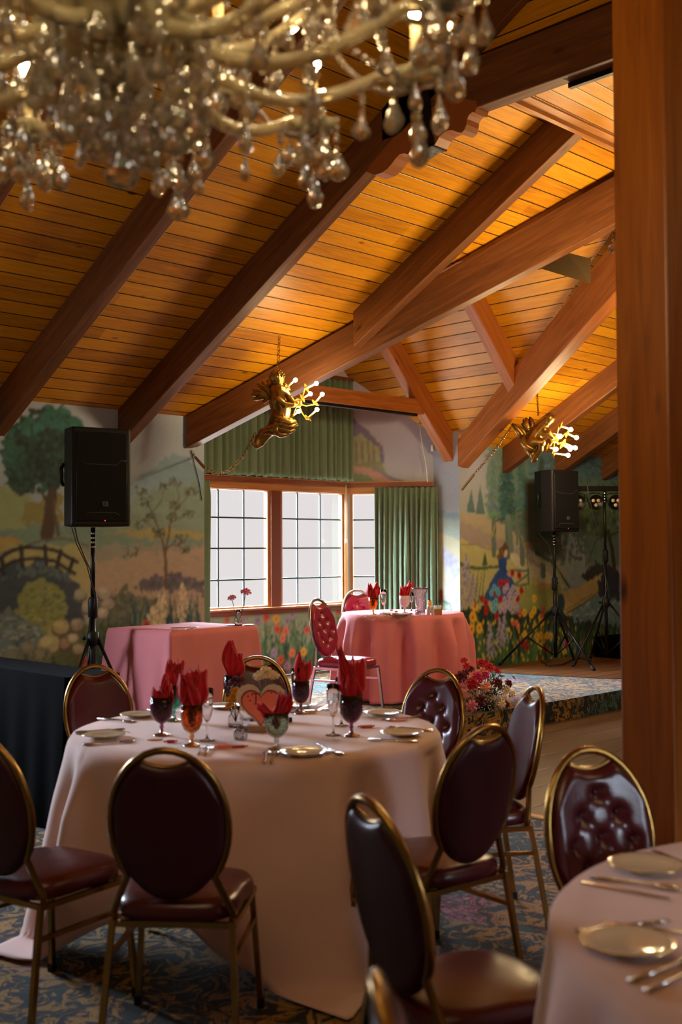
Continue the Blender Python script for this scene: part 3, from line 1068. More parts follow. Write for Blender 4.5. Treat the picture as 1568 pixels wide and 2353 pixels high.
# lady in a blue dress, seen from the side, sitting among the flowers
A.poly([(1150, 1305), (1162, 1305), (1172, 1322), (1184, 1340), (1188, 1372), (1150, 1385), (1112, 1378), (1126, 1340), (1140, 1316)], (52, 84, 140), .22, .8)
A.poly([(1144, 1288), (1152, 1276), (1162, 1278), (1166, 1292), (1163, 1310), (1148, 1312)], (46, 72, 128), .15, .5)
for x0, x1 in ((1150, 1120), (1155, 1134), (1159, 1150), (1162, 1168)):
    A.line([(x0, 1314), (x1, 1378)], .006, (34, 54, 100))
A.line([(1150, 1290), (1156, 1308), (1168, 1318)], (.028, .02), (44, 66, 120))
A.line([(1166, 1318), (1178, 1326)], .013, (196, 160, 134))
s, z = A.at(1162, 1271)
A.dab(s, z, .040, .052, (208, 172, 144), .08)
A.dabs([(1144, 1282), (1148, 1260), (1160, 1250), (1170, 1258), (1160, 1266), (1154, 1284)], 60, (.012, .024), [(96, 72, 44), (122, 92, 56), (80, 58, 38)], seed=33)
# blooms
for x, y in ((1092, 1392), (1087, 1418), (1102, 1443), (1084, 1446)):
    A.flower(x, y, .062, (236, 176, 56), (176, 104, 28))
for x, y in ((1229, 1375), (1228, 1402), (1206, 1408), (1222, 1412), (1243, 1420), (1230, 1440), (1246, 1430), (1234, 1462), (1244, 1460), (1250, 1470), (1258, 1460),
             (1266, 1462), (1243, 1485), (1297, 1495), (1207, 1458)):
    A.flower(x, y, .046, (232, 184, 58), (196, 120, 34))
for x, y in ((1108, 1376), (1117, 1385), (1118, 1404), (1142, 1416), (1137, 1362), (1150, 1340), (1158, 1342), (1166, 1340), (1178, 1316), (1194, 1322), (1150, 1376),
             (1199, 1357), (1190, 1375), (1240, 1520), (1256, 1492), (1302, 1478), (1306, 1478), (1200, 1478), (1210, 1480), (1212, 1488)):
    A.flower(x, y, .044, (178, 44, 44), (90, 14, 18))
for x, y in ((1136, 1350), (1143, 1356), (1130, 1362), (1146, 1362), (1140, 1382), (1134, 1388), (1140, 1396), (1136, 1402)):
    A.flower(x, y, .04, (112, 178, 196), (60, 110, 130))
for x, y in ((1160, 1356), (1166, 1348), (1176, 1358), (1180, 1352), (1185, 1368), (1170, 1368), (1176, 1376), (1160, 1378), (1166, 1386), (1158, 1394), (1172, 1396),
             (1185, 1390), (1160, 1402), (1178, 1402), (1150, 1402), (1190, 1398)):
    A.flower(x, y, .04, (188, 164, 186), (130, 100, 130))
for x, y in ((1196, 1410), (1250, 1400), (1246, 1415), (1180, 1430), (1188, 1432), (1192, 1440)):
    A.flower(x, y, .04, (214, 104, 78), (170, 60, 40))
rs = random.Random(44)
for _ in range(150):
    x, y = rs.uniform(1085, 1420), rs.uniform(1425, 1520)
    s, z = A.at(x, y)
    A.dab(s, z, .012, .026, rs.choice([(224, 188, 64), (206, 180, 70), (150, 160, 190), (190, 80, 60)] if x > 1260 else [(228, 192, 60), (214, 176, 56)]), .1)
for x, y0, y1 in ((1068, 1400, 1290), (1074, 1345, 1275), (1088, 1390, 1320), (1150, 1490, 1420), (1160, 1480, 1415), (1128, 1510, 1430)):
    s, za = A.at(x, y0)
    zb = A.at(x, y1)[1]
    rs = random.Random(x)
    for k in range(110):
        u = rs.random()
        w = .085 * (1 - u) + .012
        A.dab(s + rs.uniform(-w, w), za + (zb - za) * u, .012, .014, rs.choice([(164, 150, 170), (184, 176, 186), (126, 120, 140), (150, 140, 132)]), .1)
for a_, b_ in ((1092, 1330), (1108, 1310), (1100, 1335)):
    A.line([(a_, 1385), (a_ + 8, b_ - 20)], (.010, .004), (74, 104, 66))
RM.build('wall_mural_right', top=lambda x, y: ZE + .02)

# ---- bay walls (front, angled, side)
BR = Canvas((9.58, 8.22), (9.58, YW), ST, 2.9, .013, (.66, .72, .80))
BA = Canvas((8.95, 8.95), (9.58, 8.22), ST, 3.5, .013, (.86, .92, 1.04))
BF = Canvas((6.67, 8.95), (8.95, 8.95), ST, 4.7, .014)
for A in (BR, BA, BF):
    t = np.clip((A.Z - 1.9) / 1.0, 0, 1)[..., None]
    A.C[:] = np.array(srgb(196, 190, 202)[:3]) * t + np.array(srgb(182, 190, 190)[:3]) * (1 - t)
A = BR
A.poly([(990, 1178), (1012, 1172), (1060, 1180), (1060, 1260), (990, 1260)], (150, 172, 172), .1, 1)
A.poly([(990, 1190), (1060, 1196), (1060, 1270), (990, 1270)], (176, 186, 160), .1, 1)
A.poly([(990, 1215), (1030, 1232), (1060, 1240), (1060, 1500), (990, 1500)], (216, 204, 154), .08, 1)
A.dabs([(1020, 1255), (1055, 1290), (1056, 1480), (1028, 1440)], 200, (.010, .028), [(186, 184, 206), (204, 200, 214), (170, 168, 194)], flat=1.6, a=.7, seed=51)
A.blades(0, .37, ST, .75, 40, [(70, 116, 90), (90, 130, 100)], 52, .010)
for k in range(6):
    s = A.L * (.1 + .13 * k)
    A.line([(s - .2, .95), (s - .05, .9), (s + .05, ST + .3)], (.006, .012), (74, 120, 92), px=False)
A.dab(A.at(1014, 1368)[0], A.at(1014, 1368)[1], .035, .08, (166, 66, 44))
A = BA
A.poly([(800, 1020), (822, 1016), (858, 1045), (882, 1062), (884, 1085), (905, 1102), (935, 1112), (800, 1130)], (150, 158, 118), .12, 1)
A.poly([(800, 955), (830, 975), (858, 1002), (884, 1030), (882, 1060), (876, 1062), (862, 1035), (822, 1010), (800, 1018)], (132, 124, 152), .12, 1)
A.poly([(800, 1008), (828, 996), (872, 1030), (868, 1062), (812, 1066)], (176, 176, 130), .14, 1)
for x in (818, 832, 846, 858):
    A.line([(x, 1016), (x + 2, 1062)], (.010, .012), (132, 126, 122))
A.poly([(800, 1068), (850, 1078), (905, 1100), (930, 1112), (800, 1112)], (206, 164, 148), .1, 1)
A.poly([(800, 1085), (850, 1092), (880, 1112), (800, 1115)], (140, 160, 130), .1, 1)
A.line([(860, 1075), (890, 1095), (925, 1108)], (.012, .02), (140, 140, 166))
A.poly([(1000, 1225), (1012, 1225), (1012, 1500), (1000, 1500)], (214, 196, 140), .1, 1)
A.poly([(800, 1400), (1012, 1400), (1012, 1700), (800, 1700)], (150, 168, 140), .1, 1)
A = BF
zs = .86
A.put((A.Z < zs + .02) * 1.0, (158, 176, 150), .1)
rs = random.Random(61)
A.blades(0, 2.28, ST - .02, .60, 460, [(44, 88, 62), (64, 108, 70), (30, 64, 50), (120, 140, 92), (84, 120, 80)], 62, .011)
A.blades(0, 2.28, ST - .05, .26, 200, [(34, 60, 54), (170, 164, 120), (44, 74, 62)], 63, .009)
for x, y, c in ((612, 1418, (220, 96, 72)), (635, 1422, (236, 176, 56)), (638, 1446, (222, 92, 60)), (657, 1450, (230, 124, 92)), (650, 1467, (236, 140, 100)),
                (592, 1426, (160, 150, 190)), (672, 1412, (168, 158, 196)), (660, 1428, (166, 156, 186)), (672, 1500, (240, 140, 92)), (698, 1498, (240, 184, 60)),
                (645, 1516, (230, 100, 60)), (706, 1448, (222, 100, 72)), (778, 1404, (212, 100, 84)), (660, 1530, (190, 150, 170)), (630, 1500, (176, 160, 196)),
                (560, 1425, (170, 160, 190)), (522, 1424, (200, 120, 100)), (742, 1480, (230, 150, 90)), (760, 1460, (176, 160, 196))):
    A.flower(x, y, .046, c, tuple(int(v * .6) for v in c))


def opening(A, s0, s1, z0, z1):
    i0, i1 = np.searchsorted(A.s, s0), np.searchsorted(A.s, s1)
    j0, j1 = np.searchsorted(A.z, z0), np.searchsorted(A.z, z1)
    return lambda i, j: not (i0 <= i < i1 and j0 <= j < j1)


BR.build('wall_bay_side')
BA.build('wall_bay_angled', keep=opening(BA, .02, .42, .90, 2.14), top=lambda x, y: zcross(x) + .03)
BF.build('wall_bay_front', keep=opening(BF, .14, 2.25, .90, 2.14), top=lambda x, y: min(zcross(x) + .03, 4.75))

# plain walls: left bay returns, the rest of the room
mb = MB()
mb.box((6.055, 8.045, 1.5), (.02, .36, 3.0))
a0, a1 = Vector((6.04, 8.22, 0)), Vector((6.67, 8.95, 0))
dd = (a1 - a0).normalized()
ang = math.atan2(dd.y, dd.x)
mb.box(((a0 + a1) / 2) + Vector((-dd.y, dd.x, 0)) * .01 + Vector((0, 0, 1.75)), ((a1 - a0).length, .02, 3.3), rot=Matrix.Rotation(ang, 3, 'Z'))
structure(mb.build('wall_bay_left', M['plaster']))


def wall_with_hole(name, x0, x1, y, z0, z1, hx0, hx1, hz0, hz1, out=1):
    mb = MB()
    th = .12
    yc = y + out * th / 2
    for a, b, c, d in ((x0, hx0, z0, z1), (hx1, x1, z0, z1), (hx0, hx1, z0, hz0), (hx0, hx1, hz1, z1)):
        mb.box(((a + b) / 2, yc, (c + d) / 2), (b - a, th, d - c))
    return structure(mb.build(name, M['plaster']))


wall_with_hole('wall_left', -3, 3.25, YW, 0, 2.72, 1.7, 2.75, 1.3, 2.3)
wall_with_hole('wall_back', -3, 16, -4, 0, 5.7, 3.5, 4.3, 1.3, 2.2, -1)
mb = MB()
mb.box((-3.06, 1.93, 2.85), (.12, 12.0, 5.7))
structure(mb.build('wall_side_left', M['plaster']))
mb = MB()
mb.box((16.06, 1.93, 2.35), (.12, 12.0, 4.7))
mb.box((15.1, YW + .06, 1.35), (1.8, .12, 2.75))
structure(mb.build('wall_side_right', M['plaster']))

# added window frames out of view, letting in fill daylight
for nm, x0, x1, y, z0, z1 in (('added_window_left', 1.7, 2.75, YW + .05, 1.3, 2.3), ('added_window_back', 3.5, 4.3, -4.05, 1.3, 2.2)):
    mb = MB()
    for k in range(4):
        x = x0 + (x1 - x0) * k / 3
        mb.box((min(max(x, x0 + .03), x1 - .03), y, (z0 + z1) / 2), (.05, .06, z1 - z0))
    for zz in (z0 + .025, (z0 + z1) / 2, z1 - .025):
        mb.box(((x0 + x1) / 2, y, zz), (x1 - x0, .05, .04))
    structure(mb.build(nm, M['trim']))

# ---------------------------------------------------------------- ceilings
def plane_uv(name, pts, mat, uvf, th=.05):
    mb = MB()
    n = len(pts)
    up = [(p[0], p[1], p[2] + th) for p in pts]
    mb.add(list(pts) + up, [tuple(range(n)), tuple(range(2 * n - 1, n - 1, -1))] + [(i, i + n, (i + 1) % n + n, (i + 1) % n) for i in range(n)], 0, False,
           [[uvf(p) for p in pts], [uvf(p) for p in up][::-1]] + [[(0, 0)] * 4] * n)
    return structure(mb.build(name, mat, recalc=False))


SL = math.sqrt(1 + TAN * TAN)
YV = YW - (XE - XR) * KX / TAN          # where the two valleys meet
XTL = XL + (YW - YT) * TAN / KX         # valley crossing the trim line
XTR = XE - (YW - YT) * TAN / KX
muv = lambda p: (p[0], p[1] * SL)
CXR = 5.225
plane_uv('ceiling_slope_left', [(-3, YW, ZE), (XL, YW, ZE), (XTL, YT, ZF), (CXR, YT, ZF), (CXR, YU, ZU), (-3, YU, ZU)], M['planks'], muv)
plane_uv('ceiling_slope_right', [(XE, YW, ZE), (16, YW, ZE), (16, YT, ZF), (XTR, YT, ZF)], M['planks'], muv)
SXL = math.sqrt(1 + KX * KX)
cuv = lambda p: (p[1], p[0] * SXL + .03)
zr = ZE + KX * (XE - XR)
plane_uv('ceiling_bay_right', [(XE, YW, ZE), (XE, 9.0, ZE), (XR, 9.0, zr), (XR, YT - .02, zr), (XTR, YT, ZF)], M['planks'], cuv)
plane_uv('ceiling_bay_left', [(XL, YW, ZE), (XTL, YT, ZF), (XR, YT - .02, zr), (XR, 9.0, zr), (XL, 9.0, ZE)], M['planks'], cuv)
plane_uv('ceiling_flat', [(CXR - .05, YT, ZFL), (16, YT, ZFL), (16, -4, ZFL), (CXR - .05, -4, ZFL)], M['planks_light'], lambda p: (p[0], p[1]))
plane_uv('ceiling_high', [(-3, YU, ZU), (CXR, YU, ZU), (CXR, -4, ZU), (-3, -4, ZU)], M['planks'], lambda p: (p[0], p[1]))
mb = MB()
mb.add([(CXR, -4, ZFL), (CXR, YT, ZFL), (CXR, YT, ZF), (CXR, YU, ZU), (CXR, -4, ZU)], [(0, 1, 2, 3, 4)], 0, False, [[(-4, 0), (YT, 0), (YT, .3), (YU, 1.2), (-4, 1.2)]])
structure(mb.build('wall_above_beam', M['planks'], recalc=False))
# fascia where the slope meets the flat ceiling
mb = MB()
mb.beam((CXR, YT + .02, ZF + .01), (16, YT + .02, ZF + .01), .04, .335)
mb.beam((CXR, YT - .05, ZFL + .01), (16, YT - .05, ZFL + .01), .07, .025)
structure(mb.build('trim_ceiling', M['trim']))


def rafter(name, x, y0=YW, y1=YT, w=.10, dep=.29, label=None, mat='beam'):
    mb = MB()
    if x < 5.3:
        y1 = YU
    mb.beam((x + w / 2, y0, zroof(y0)), (x + w / 2, y1, zroof(y1)), w, dep)
    o = mb.build(name, M[mat], bevel=.006)
    return o


o = rafter('rafter', 4.06)
structure(o)
o = rafter('rafter', 5.17, w=.11)
structure(o)
o = rafter('rafter', 6.49, y0=6.42)
structure(o)
for x in (1.9, .8, -.3, 2.98):
    structure(rafter('rafter', x))
for x in (10.36, 11.40, 12.44, 13.48):
    structure(rafter('rafter', x, w=.12))
# valley timbers
mb = MB()
mb.beam((5.91, YW, ZE), (7.73, 4.42, 4.50), .15, (.275, .38))
structure(mb.build('valley_beam', M['beam'], bevel=.006))
mb = MB()
mb.beam((9.655, 7.86, ZE + .03), (7.94, 4.42, 4.32), .14, (.30, .46))
structure(mb.build('valley_beam', M['beam_red'], bevel=.006))
# ridge of the bay
mb = MB()
mb.beam((XR, 8.94, zr), (XR, 4.38, zr), .10, .60)
structure(mb.build('ridge_beam', M['beam_red'], bevel=.005))
# rafters on the bay's right slope (and their partners on the left)
for yc, wd in ((8.0, .13), (6.70, .12)):
    for sgn in (1, -1):
        xe = 9.66 if yc > 7 else (9.14 if sgn > 0 else 9.0)
        a_ = (XR + sgn * (xe - XR), yc, zcross(xe))
        b_ = (XR + sgn * .04, yc, zr)
        mb = MB()
        mb.beam(a_, b_, wd, .33)
        structure(mb.build('bay_rafter', M['beam_red'], bevel=.005))
mb = MB()
mb.beam((XR - 1.3, 8.0, 3.115), (XR + 1.34, 8.0, 3.115), .10, .155)
o = structure(mb.build('tie_beam', M['beam_red'], bevel=.005))
mb = MB()
mb.box((XR + .05, 8.0, 2.945), (2.36, .05, .025))
structure(mb.build('trim_track', M['blackmetal']))

# collar beam with scalloped brackets
CX = 5.17
mb = MB()
mb.beam((CX + .055, 4.85, 4.405), (CX + .055, -4, 4.405), .11, .30)
o = structure(mb.build('collar_beam', M['beam'], bevel=.006))
sc = [(4.981, 3.942), (4.912, 3.903), (4.844, 3.903), (4.800, 3.915), (4.761, 3.938), (4.725, 3.965), (4.695, 3.981), (4.655, 3.978), (4.622, 3.963), (4.593, 3.991),
      (4.55, 3.99), (4.44, 3.96), (4.404, 3.965), (4.385, 3.985), (4.369, 4.003), (4.33, 4.022), (4.29, 4.025), (4.261, 4.016), (4.225, 3.995), (4.195, 3.983),
      (4.17, 3.995), (4.155, 4.024), (4.15, 4.055), (4.135, 4.075), (4.11, 4.085), (4.09, 4.077), (4.08, 4.10), (4.076, 4.14), (4.30, 4.24), (4.75, 4.10), (4.96, 3.97)]
mb = MB()
mb.prism(sc, CX - .002, CX + .112, 0, 'x')
o = mb.build('scalloped_bracket', M['beam_red'])
structure(o)
t_ = thing('beam_hanger', 'black metal hanger strapped across the scalloped bracket of the big beam', 'hanger', (CX, 4.49, 3.97))
mb = MB()
mb.prism([(.085, .56), (-.03, .50), (-.085, .0), (-.02, -.02), (.055, .02)], -.012, -.002, 0, 'x')
mb.prism([(.05, .02), (-.08, -.0), (-.08, -.012), (.05, .008)], -.012, .122, 0, 'x')
mb.build('strap', M['blackmetal'], t_)
mb = MB()
mb.box((.055, -.015, -.012), (.11, .14, .012), rot=Matrix.Rotation(-.2, 3, 'X'))
mb.build('bottom_plate', plain('worn_plate', srgb(120, 118, 120), .6, .3, noise=.6, nscale=40), t_)
# black track under the collar beam
mb = MB()
mb.box((CX + .10, 3.0, 4.085), (.03, 1.0, .03))
tag(mb.build('cable_track', M['blackmetal']), 'black cable track running under the big level beam beside the post', 'cable track')

# wooden post
mb = MB()
X0, X1, Y0, Y1 = 3.33, 3.54, 1.845, 2.04
Zt = ZU
vs = [(X0, Y0, 0), (X1, Y0, 0), (X1, Y1, 0), (X0, Y1, 0), (X0, Y0, Zt), (X1, Y0, Zt), (X1, Y1, Zt), (X0, Y1, Zt)]
mb.add(vs, [(0, 1, 5, 4), (1, 2, 6, 5), (2, 3, 7, 6), (3, 0, 4, 7), (3, 2, 1, 0), (4, 5, 6, 7)], 0, False,
       [[(0, k), (0, k + .2), (Zt, k + .2), (Zt, k)] for k in (1.0, 2.3, 3.1, 4.4)] + [[(0, 0)] * 4] * 2)
o = mb.build('wooden_post', M['post'], bevel=.008)
structure(o)

# ---------------------------------------------------------------- windows of the bay
def framed_window(name, org, d, s0, s1, z0, z1, muls, bars, mat='trim', jw=.035):
    """window in a vertical plane through org along unit d; parts: frame, pane, muntins"""
    org, d = Vector((*org, 0)), Vector((*d, 0)).normalized()
    n = Vector((-d.y, d.x, 0))
    R = Matrix((d, n, Vector((0, 0, 1)))).transposed()

    def bx(mb, a, b, c, e, y, th):
        mb.box(org + d * (a + b) / 2 + n * y + Vector((0, 0, (c + e) / 2)), (b - a, th, e - c), rot=R)
    mb = MB()
    bx(mb, s0, s0 + jw, z0, z1, .03, .06)
    bx(mb, s1 - jw, s1, z0, z1, .03, .06)
    bx(mb, s0, s1, z0, z0 + jw * .7, .03, .058)
    bx(mb, s0, s1, z1 - jw * .5, z1, .03, .058)
    w = mb.build(name, M[mat], bevel=.003)
    structure(w)
    mb = MB()
    bx(mb, s0 + jw, s1 - jw, z0 + .02, z1 - .02, .035, .004)
    g = mb.build('pane', M['g_window'], w)
    mb = MB()
    for s in muls:
        bx(mb, s - .008, s + .008, z0, z1, .032, .014)
    for z in bars:
        bx(mb, s0, s1, z - .008, z + .008, .032, .0139)
    mb.build('glazing_bars', M['muntin'], w)
    return w


t = NT('window_glass')          # thin clear pane
t.p.inputs['Base Color'].default_value = (1, 1, 1, 1)
t.p.inputs['Roughness'].default_value = 0
mx = t.new('ShaderNodeMixShader')
tr = t.new('ShaderNodeBsdfTransparent')
gl = t.new('ShaderNodeBsdfGlossy')
gl.inputs['Roughness'].default_value = .02
mx.inputs[0].default_value = .07
t.link(tr.outputs[0], mx.inputs[1])
t.link(gl.outputs[0], mx.inputs[2])
t.link(mx.outputs[0], t.n['Material Output'].inputs['Surface'])
M['g_window'] = t.mat
BARS = (1.838, 1.523, 1.20)
framed_window('window_1', (0, 8.95), (1, 0), 6.74, 7.785, .90, 2.14, (7.111, 7.448), BARS)
framed_window('window_2', (0, 8.95), (1, 0), 7.925, 8.89, .90, 2.14, (8.20, 8.54), BARS)
bd = Vector((9.58 - 8.95, 8.22 - 8.95)).normalized()
framed_window('window_3', (8.95, 8.95), bd, .02, .42, .90, 2.14, (), BARS)
mb = MB()
mb.box((7.855, 8.985, 1.52), (.14, .11, 1.24))
structure(mb.build('trim_mullion', M['trim_dark'], bevel=.004))
mb = MB()
mb.box((8.905, 8.955, 1.52), (.05, .05, 1.3))
structure(mb.build('trim_jamb', M['trim'], bevel=.003))


def run_trim(name, mat, pts, z, h, out, bev=.004):
    """moulding that follows the bay, standing `out` metres into the room"""
    mb = MB()
    p = [Vector((x, y, 0)) for x, y in pts]
    q = []
    for i, v in enumerate(p):
        a = (p[i] - p[i - 1]).normalized() if i else (p[1] - p[0]).normalized()
        b = (p[i + 1] - p[i]).normalized() if i < len(p) - 1 else a
        t = (a + b).normalized()
        n = Vector((t.y, -t.x, 0))
        q.append(v + n * (out / max(.5, n.dot(Vector((a.y, -a.x, 0))))))
    k = len(p)
    vs = [(v.x, v.y, z) for v in p] + [(v.x, v.y, z) for v in q] + [(v.x, v.y, z + h) for v in p] + [(v.x, v.y, z + h) for v in q]
    fs = []
    for i in range(k - 1):
        fs += [(i, i + 1, k + i + 1, k + i), (2 * k + i, 3 * k + i, 3 * k + i + 1, 2 * k + i + 1), (k + i, k + i + 1, 3 * k + i + 1, 3 * k + i)]
    fs += [(0, k, 3 * k, 2 * k), (k - 1, 3 * k - 1, 4 * k - 1, 2 * k - 1)]
    acc = [0]
    for i in range(k - 1):
        acc.append(acc[-1] + (p[i + 1] - p[i]).length)
    us = []
    for i in range(k - 1):
        us += [[(acc[i], 0), (acc[i + 1], 0), (acc[i + 1], out), (acc[i], out)]] * 2 + [[(acc[i], .3), (acc[i + 1], .3), (acc[i + 1], .3 + h), (acc[i], .3 + h)]]
    us += [[(0, 0), (out, 0), (out, h), (0, h)]] * 2
    mb.add(vs, fs, 0, False, us)
    return structure(mb.build(name, M[mat], bevel=0))


BAYP = [(6.50, 8.755), (6.67, 8.95), (8.95, 8.95), (9.575, 8.225)]
run_trim('trim_head', 'trim', [(6.67, 8.95), (8.95, 8.95), (9.42, 8.405)], 2.13, .075, .035)
run_trim('trim_cornice', 'trim_dark', BAYP, 2.205, .05, .075)
run_trim('trim_cornice_top', 'trim', BAYP, 2.255, .008, .085)
run_trim('trim_sill', 'trim_dark', [(6.67, 8.95), (8.95, 8.95), (9.42, 8.405)], .835, .05, .035)
run_trim('trim_sill_top', 'trim', [(6.67, 8.95), (8.95, 8.95), (9.42, 8.405)], .885, .02, .07)


def curtain(name, path, z0, z1, folds, amp, label, pinch=False, seed=1, flare=0.0, group=None):
    """hanging pleated cloth following a path in plan"""
    P = [Vector((x, y)) for x, y in path]
    acc = [0]
    for i in range(len(P) - 1):
        acc.append(acc[-1] + (P[i + 1] - P[i]).length)
    L = acc[-1]
    rs = random.Random(seed)
    ph = [rs.uniform(-.35, .35) for _ in range(folds + 2)]
    am = [rs.uniform(.6, 1.25) for _ in range(folds + 2)]
    nu, nv = folds * 12, 26

    def pos(s):
        s = min(max(s, 0), L)
        for i in range(len(P) - 1):
            if s <= acc[i + 1] + 1e-9:
                u = (s - acc[i]) / (acc[i + 1] - acc[i])
                d = (P[i + 1] - P[i]).normalized()
                return P[i].lerp(P[i + 1], u), Vector((d.y, -d.x))
        return P[-1], Vector((0, -1))

    def G(i, j):
        u = i / (nu - 1)
        v = j / (nv - 1)
        z = z1 + (z0 - z1) * v
        f = u * folds
        k = int(f)
        a = f + ph[k] * math.sin(PI * (f - k)) * min(1, v * 2.5)
        w = math.cos(2 * PI * a)
        drop = z1 - z
        if pinch:
            tight = max(0.0, 1 - drop / .17)
            am_ = amp * (.35 * tight + (1 - tight) * am[k] * (1 + .25 * math.sin(v * 5 + k)))
            w = w * (1 - tight) + tight * (1 if abs(a - round(a)) < .16 else -.4)
        else:
            am_ = amp * am[k]
        p, n = pos(L * (u + flare * v * (u - .5)))
        q = p + n * (am_ * w)
        return (q.x, q.y, z + .006 * math.sin(f * 5))
    mb = MB()
    mb.grid(G, nu, nv)
    o = mb.build(name, M['curtain'])
    so = o.modifiers.new('thick', 'SOLIDIFY')
    so.thickness = .004
    return o


o = curtain('window_curtain', [(6.74, 8.84), (8.90, 8.84)], 2.268, 3.385, 24, .030, '')
tag(o, 'pleated green curtain hung high on the gable wall above the windows', 'curtain')
mb = MB()
mb.box((7.82, 8.84, 3.405), (2.2, .05, .04))
o2 = mb.build('curtain_rail', M['trim_dark'])
o2.parent = o
o2['label'] = 'dark wooden rail with a white underside'
o = curtain('window_curtain', [(9.085, 8.665), (9.545, 8.135)], .24, 2.195, 12, .030, '', pinch=True, seed=5)
tag(o, 'pinch-pleated green curtain drawn open at the right end of the bay window', 'curtain')
o = curtain('window_curtain', [(6.13, 8.16), (6.72, 8.83), (6.90, 8.86)], .24, 2.195, 8, .028, '', pinch=True, seed=8)
tag(o, 'green curtain seen nearly edge-on at the left end of the bay window', 'curtain')

# cords
mb = MB()
pA, pB = on_plane(866 * .4337 + 420, 850 + 610 * .4337, (0, 1, 0), 8.80), on_plane(866 * .4337 + 420, 850 + 900 * .4337, (0, 1, 0), 8.80)
mb.tube([pA, pB], .004, 6)
mb.lathe([(0, -.04), (.012, -.036), (.015, -.015), (.010, .006), (.004, .012)], 10, tuple(pB))
tag(mb.build('blind_cord', M['cord']), 'thin white pull cord with a teardrop weight between the second and third window', 'cord')
mb = MB()
pts = [on_plane(x, y, (.757, .653, 0), .757 * 9.58 + .653 * 8.22 - .10) for x, y in ((965, 962), (968, 1000), (974, 1040), (980, 1070), (983, 1108))]
mb.tube(pts, .005, 6)
tag(mb.build('hanging_wire', M['cord']), 'white wire hanging slackly from the bay rafter to the cornice above the right curtain', 'wire')
c = on_plane(995, 1030, (1, 0, 0), 9.50)
mb = MB()
mb.box(c, (.035, .035, .07))
mb.tube([c + np.array([0, 0, .035]), c + np.array([.03, -.03, .10]), c + np.array([.06, -.05, .02])], .004, 6)
tag(mb.build('wall_sensor', M['cord'], bevel=.006), 'small white box with a wire loop beside the lower end of the bay rafter', 'sensor')

# wedge-shaped metal box under the valley timber
ws = [on_plane(x, y, (0, 0, 1), z) if False else at_d(x, y, d) for x, y, d, z in
      ((1240, 616, 9.25, 0), (1303, 580, 9.25, 0), (1358, 652, 8.85, 0), (1303, 580, 9.25, 0), (1358, 594, 9.1, 0))]
mb = MB()
A0, B0, C0, E0 = [np.array(q) for q in (ws[0], ws[1], ws[2], ws[4])]
D0 = at_d(1300, 588, 9.55)
mb.add([A0, B0, C0, E0, D0], [(0, 2, 1), (1, 2, 3), (0, 1, 4), (1, 3, 4), (0, 4, 3, 2)])
o = mb.build('metal_wedge_box', M['beige'])
tag(o, 'olive wedge-shaped metal box tucked under the left valley beam near the ridge', 'metal box')

# ---------------------------------------------------------------- chains
def chain_mb(pts, link=.035, r=.003, w=.011):
    """interlocking oval links following a line"""
    mb = MB()
    P = [Vector(p) for p in pts]
    acc = [0]
    for i in range(len(P) - 1):
        acc.append(acc[-1] + (P[i + 1] - P[i]).length)
    n = max(2, int(acc[-1] / (link * .78)))
    for k in range(n):
        s = acc[-1] * (k + .5) / n
        i = max(j for j in range(len(P)) if acc[j] <= s + 1e-9)
        i = min(i, len(P) - 2)
        u = (s - acc[i]) / max(1e-9, acc[i + 1] - acc[i])
        c = P[i].lerp(P[i + 1], u)
        t = (P[i + 1] - P[i]).normalized()
        a = t.orthogonal().normalized()
        a = Matrix.Rotation(PI / 2 * (k % 2), 3, t) @ a
        ring = [c + t * (link / 2 * math.cos(q)) + a * (w * math.sin(q)) for q in [2 * PI * m / 10 for m in range(10)]]
        mb.tube(ring, r, 5, closed=True)
    return mb


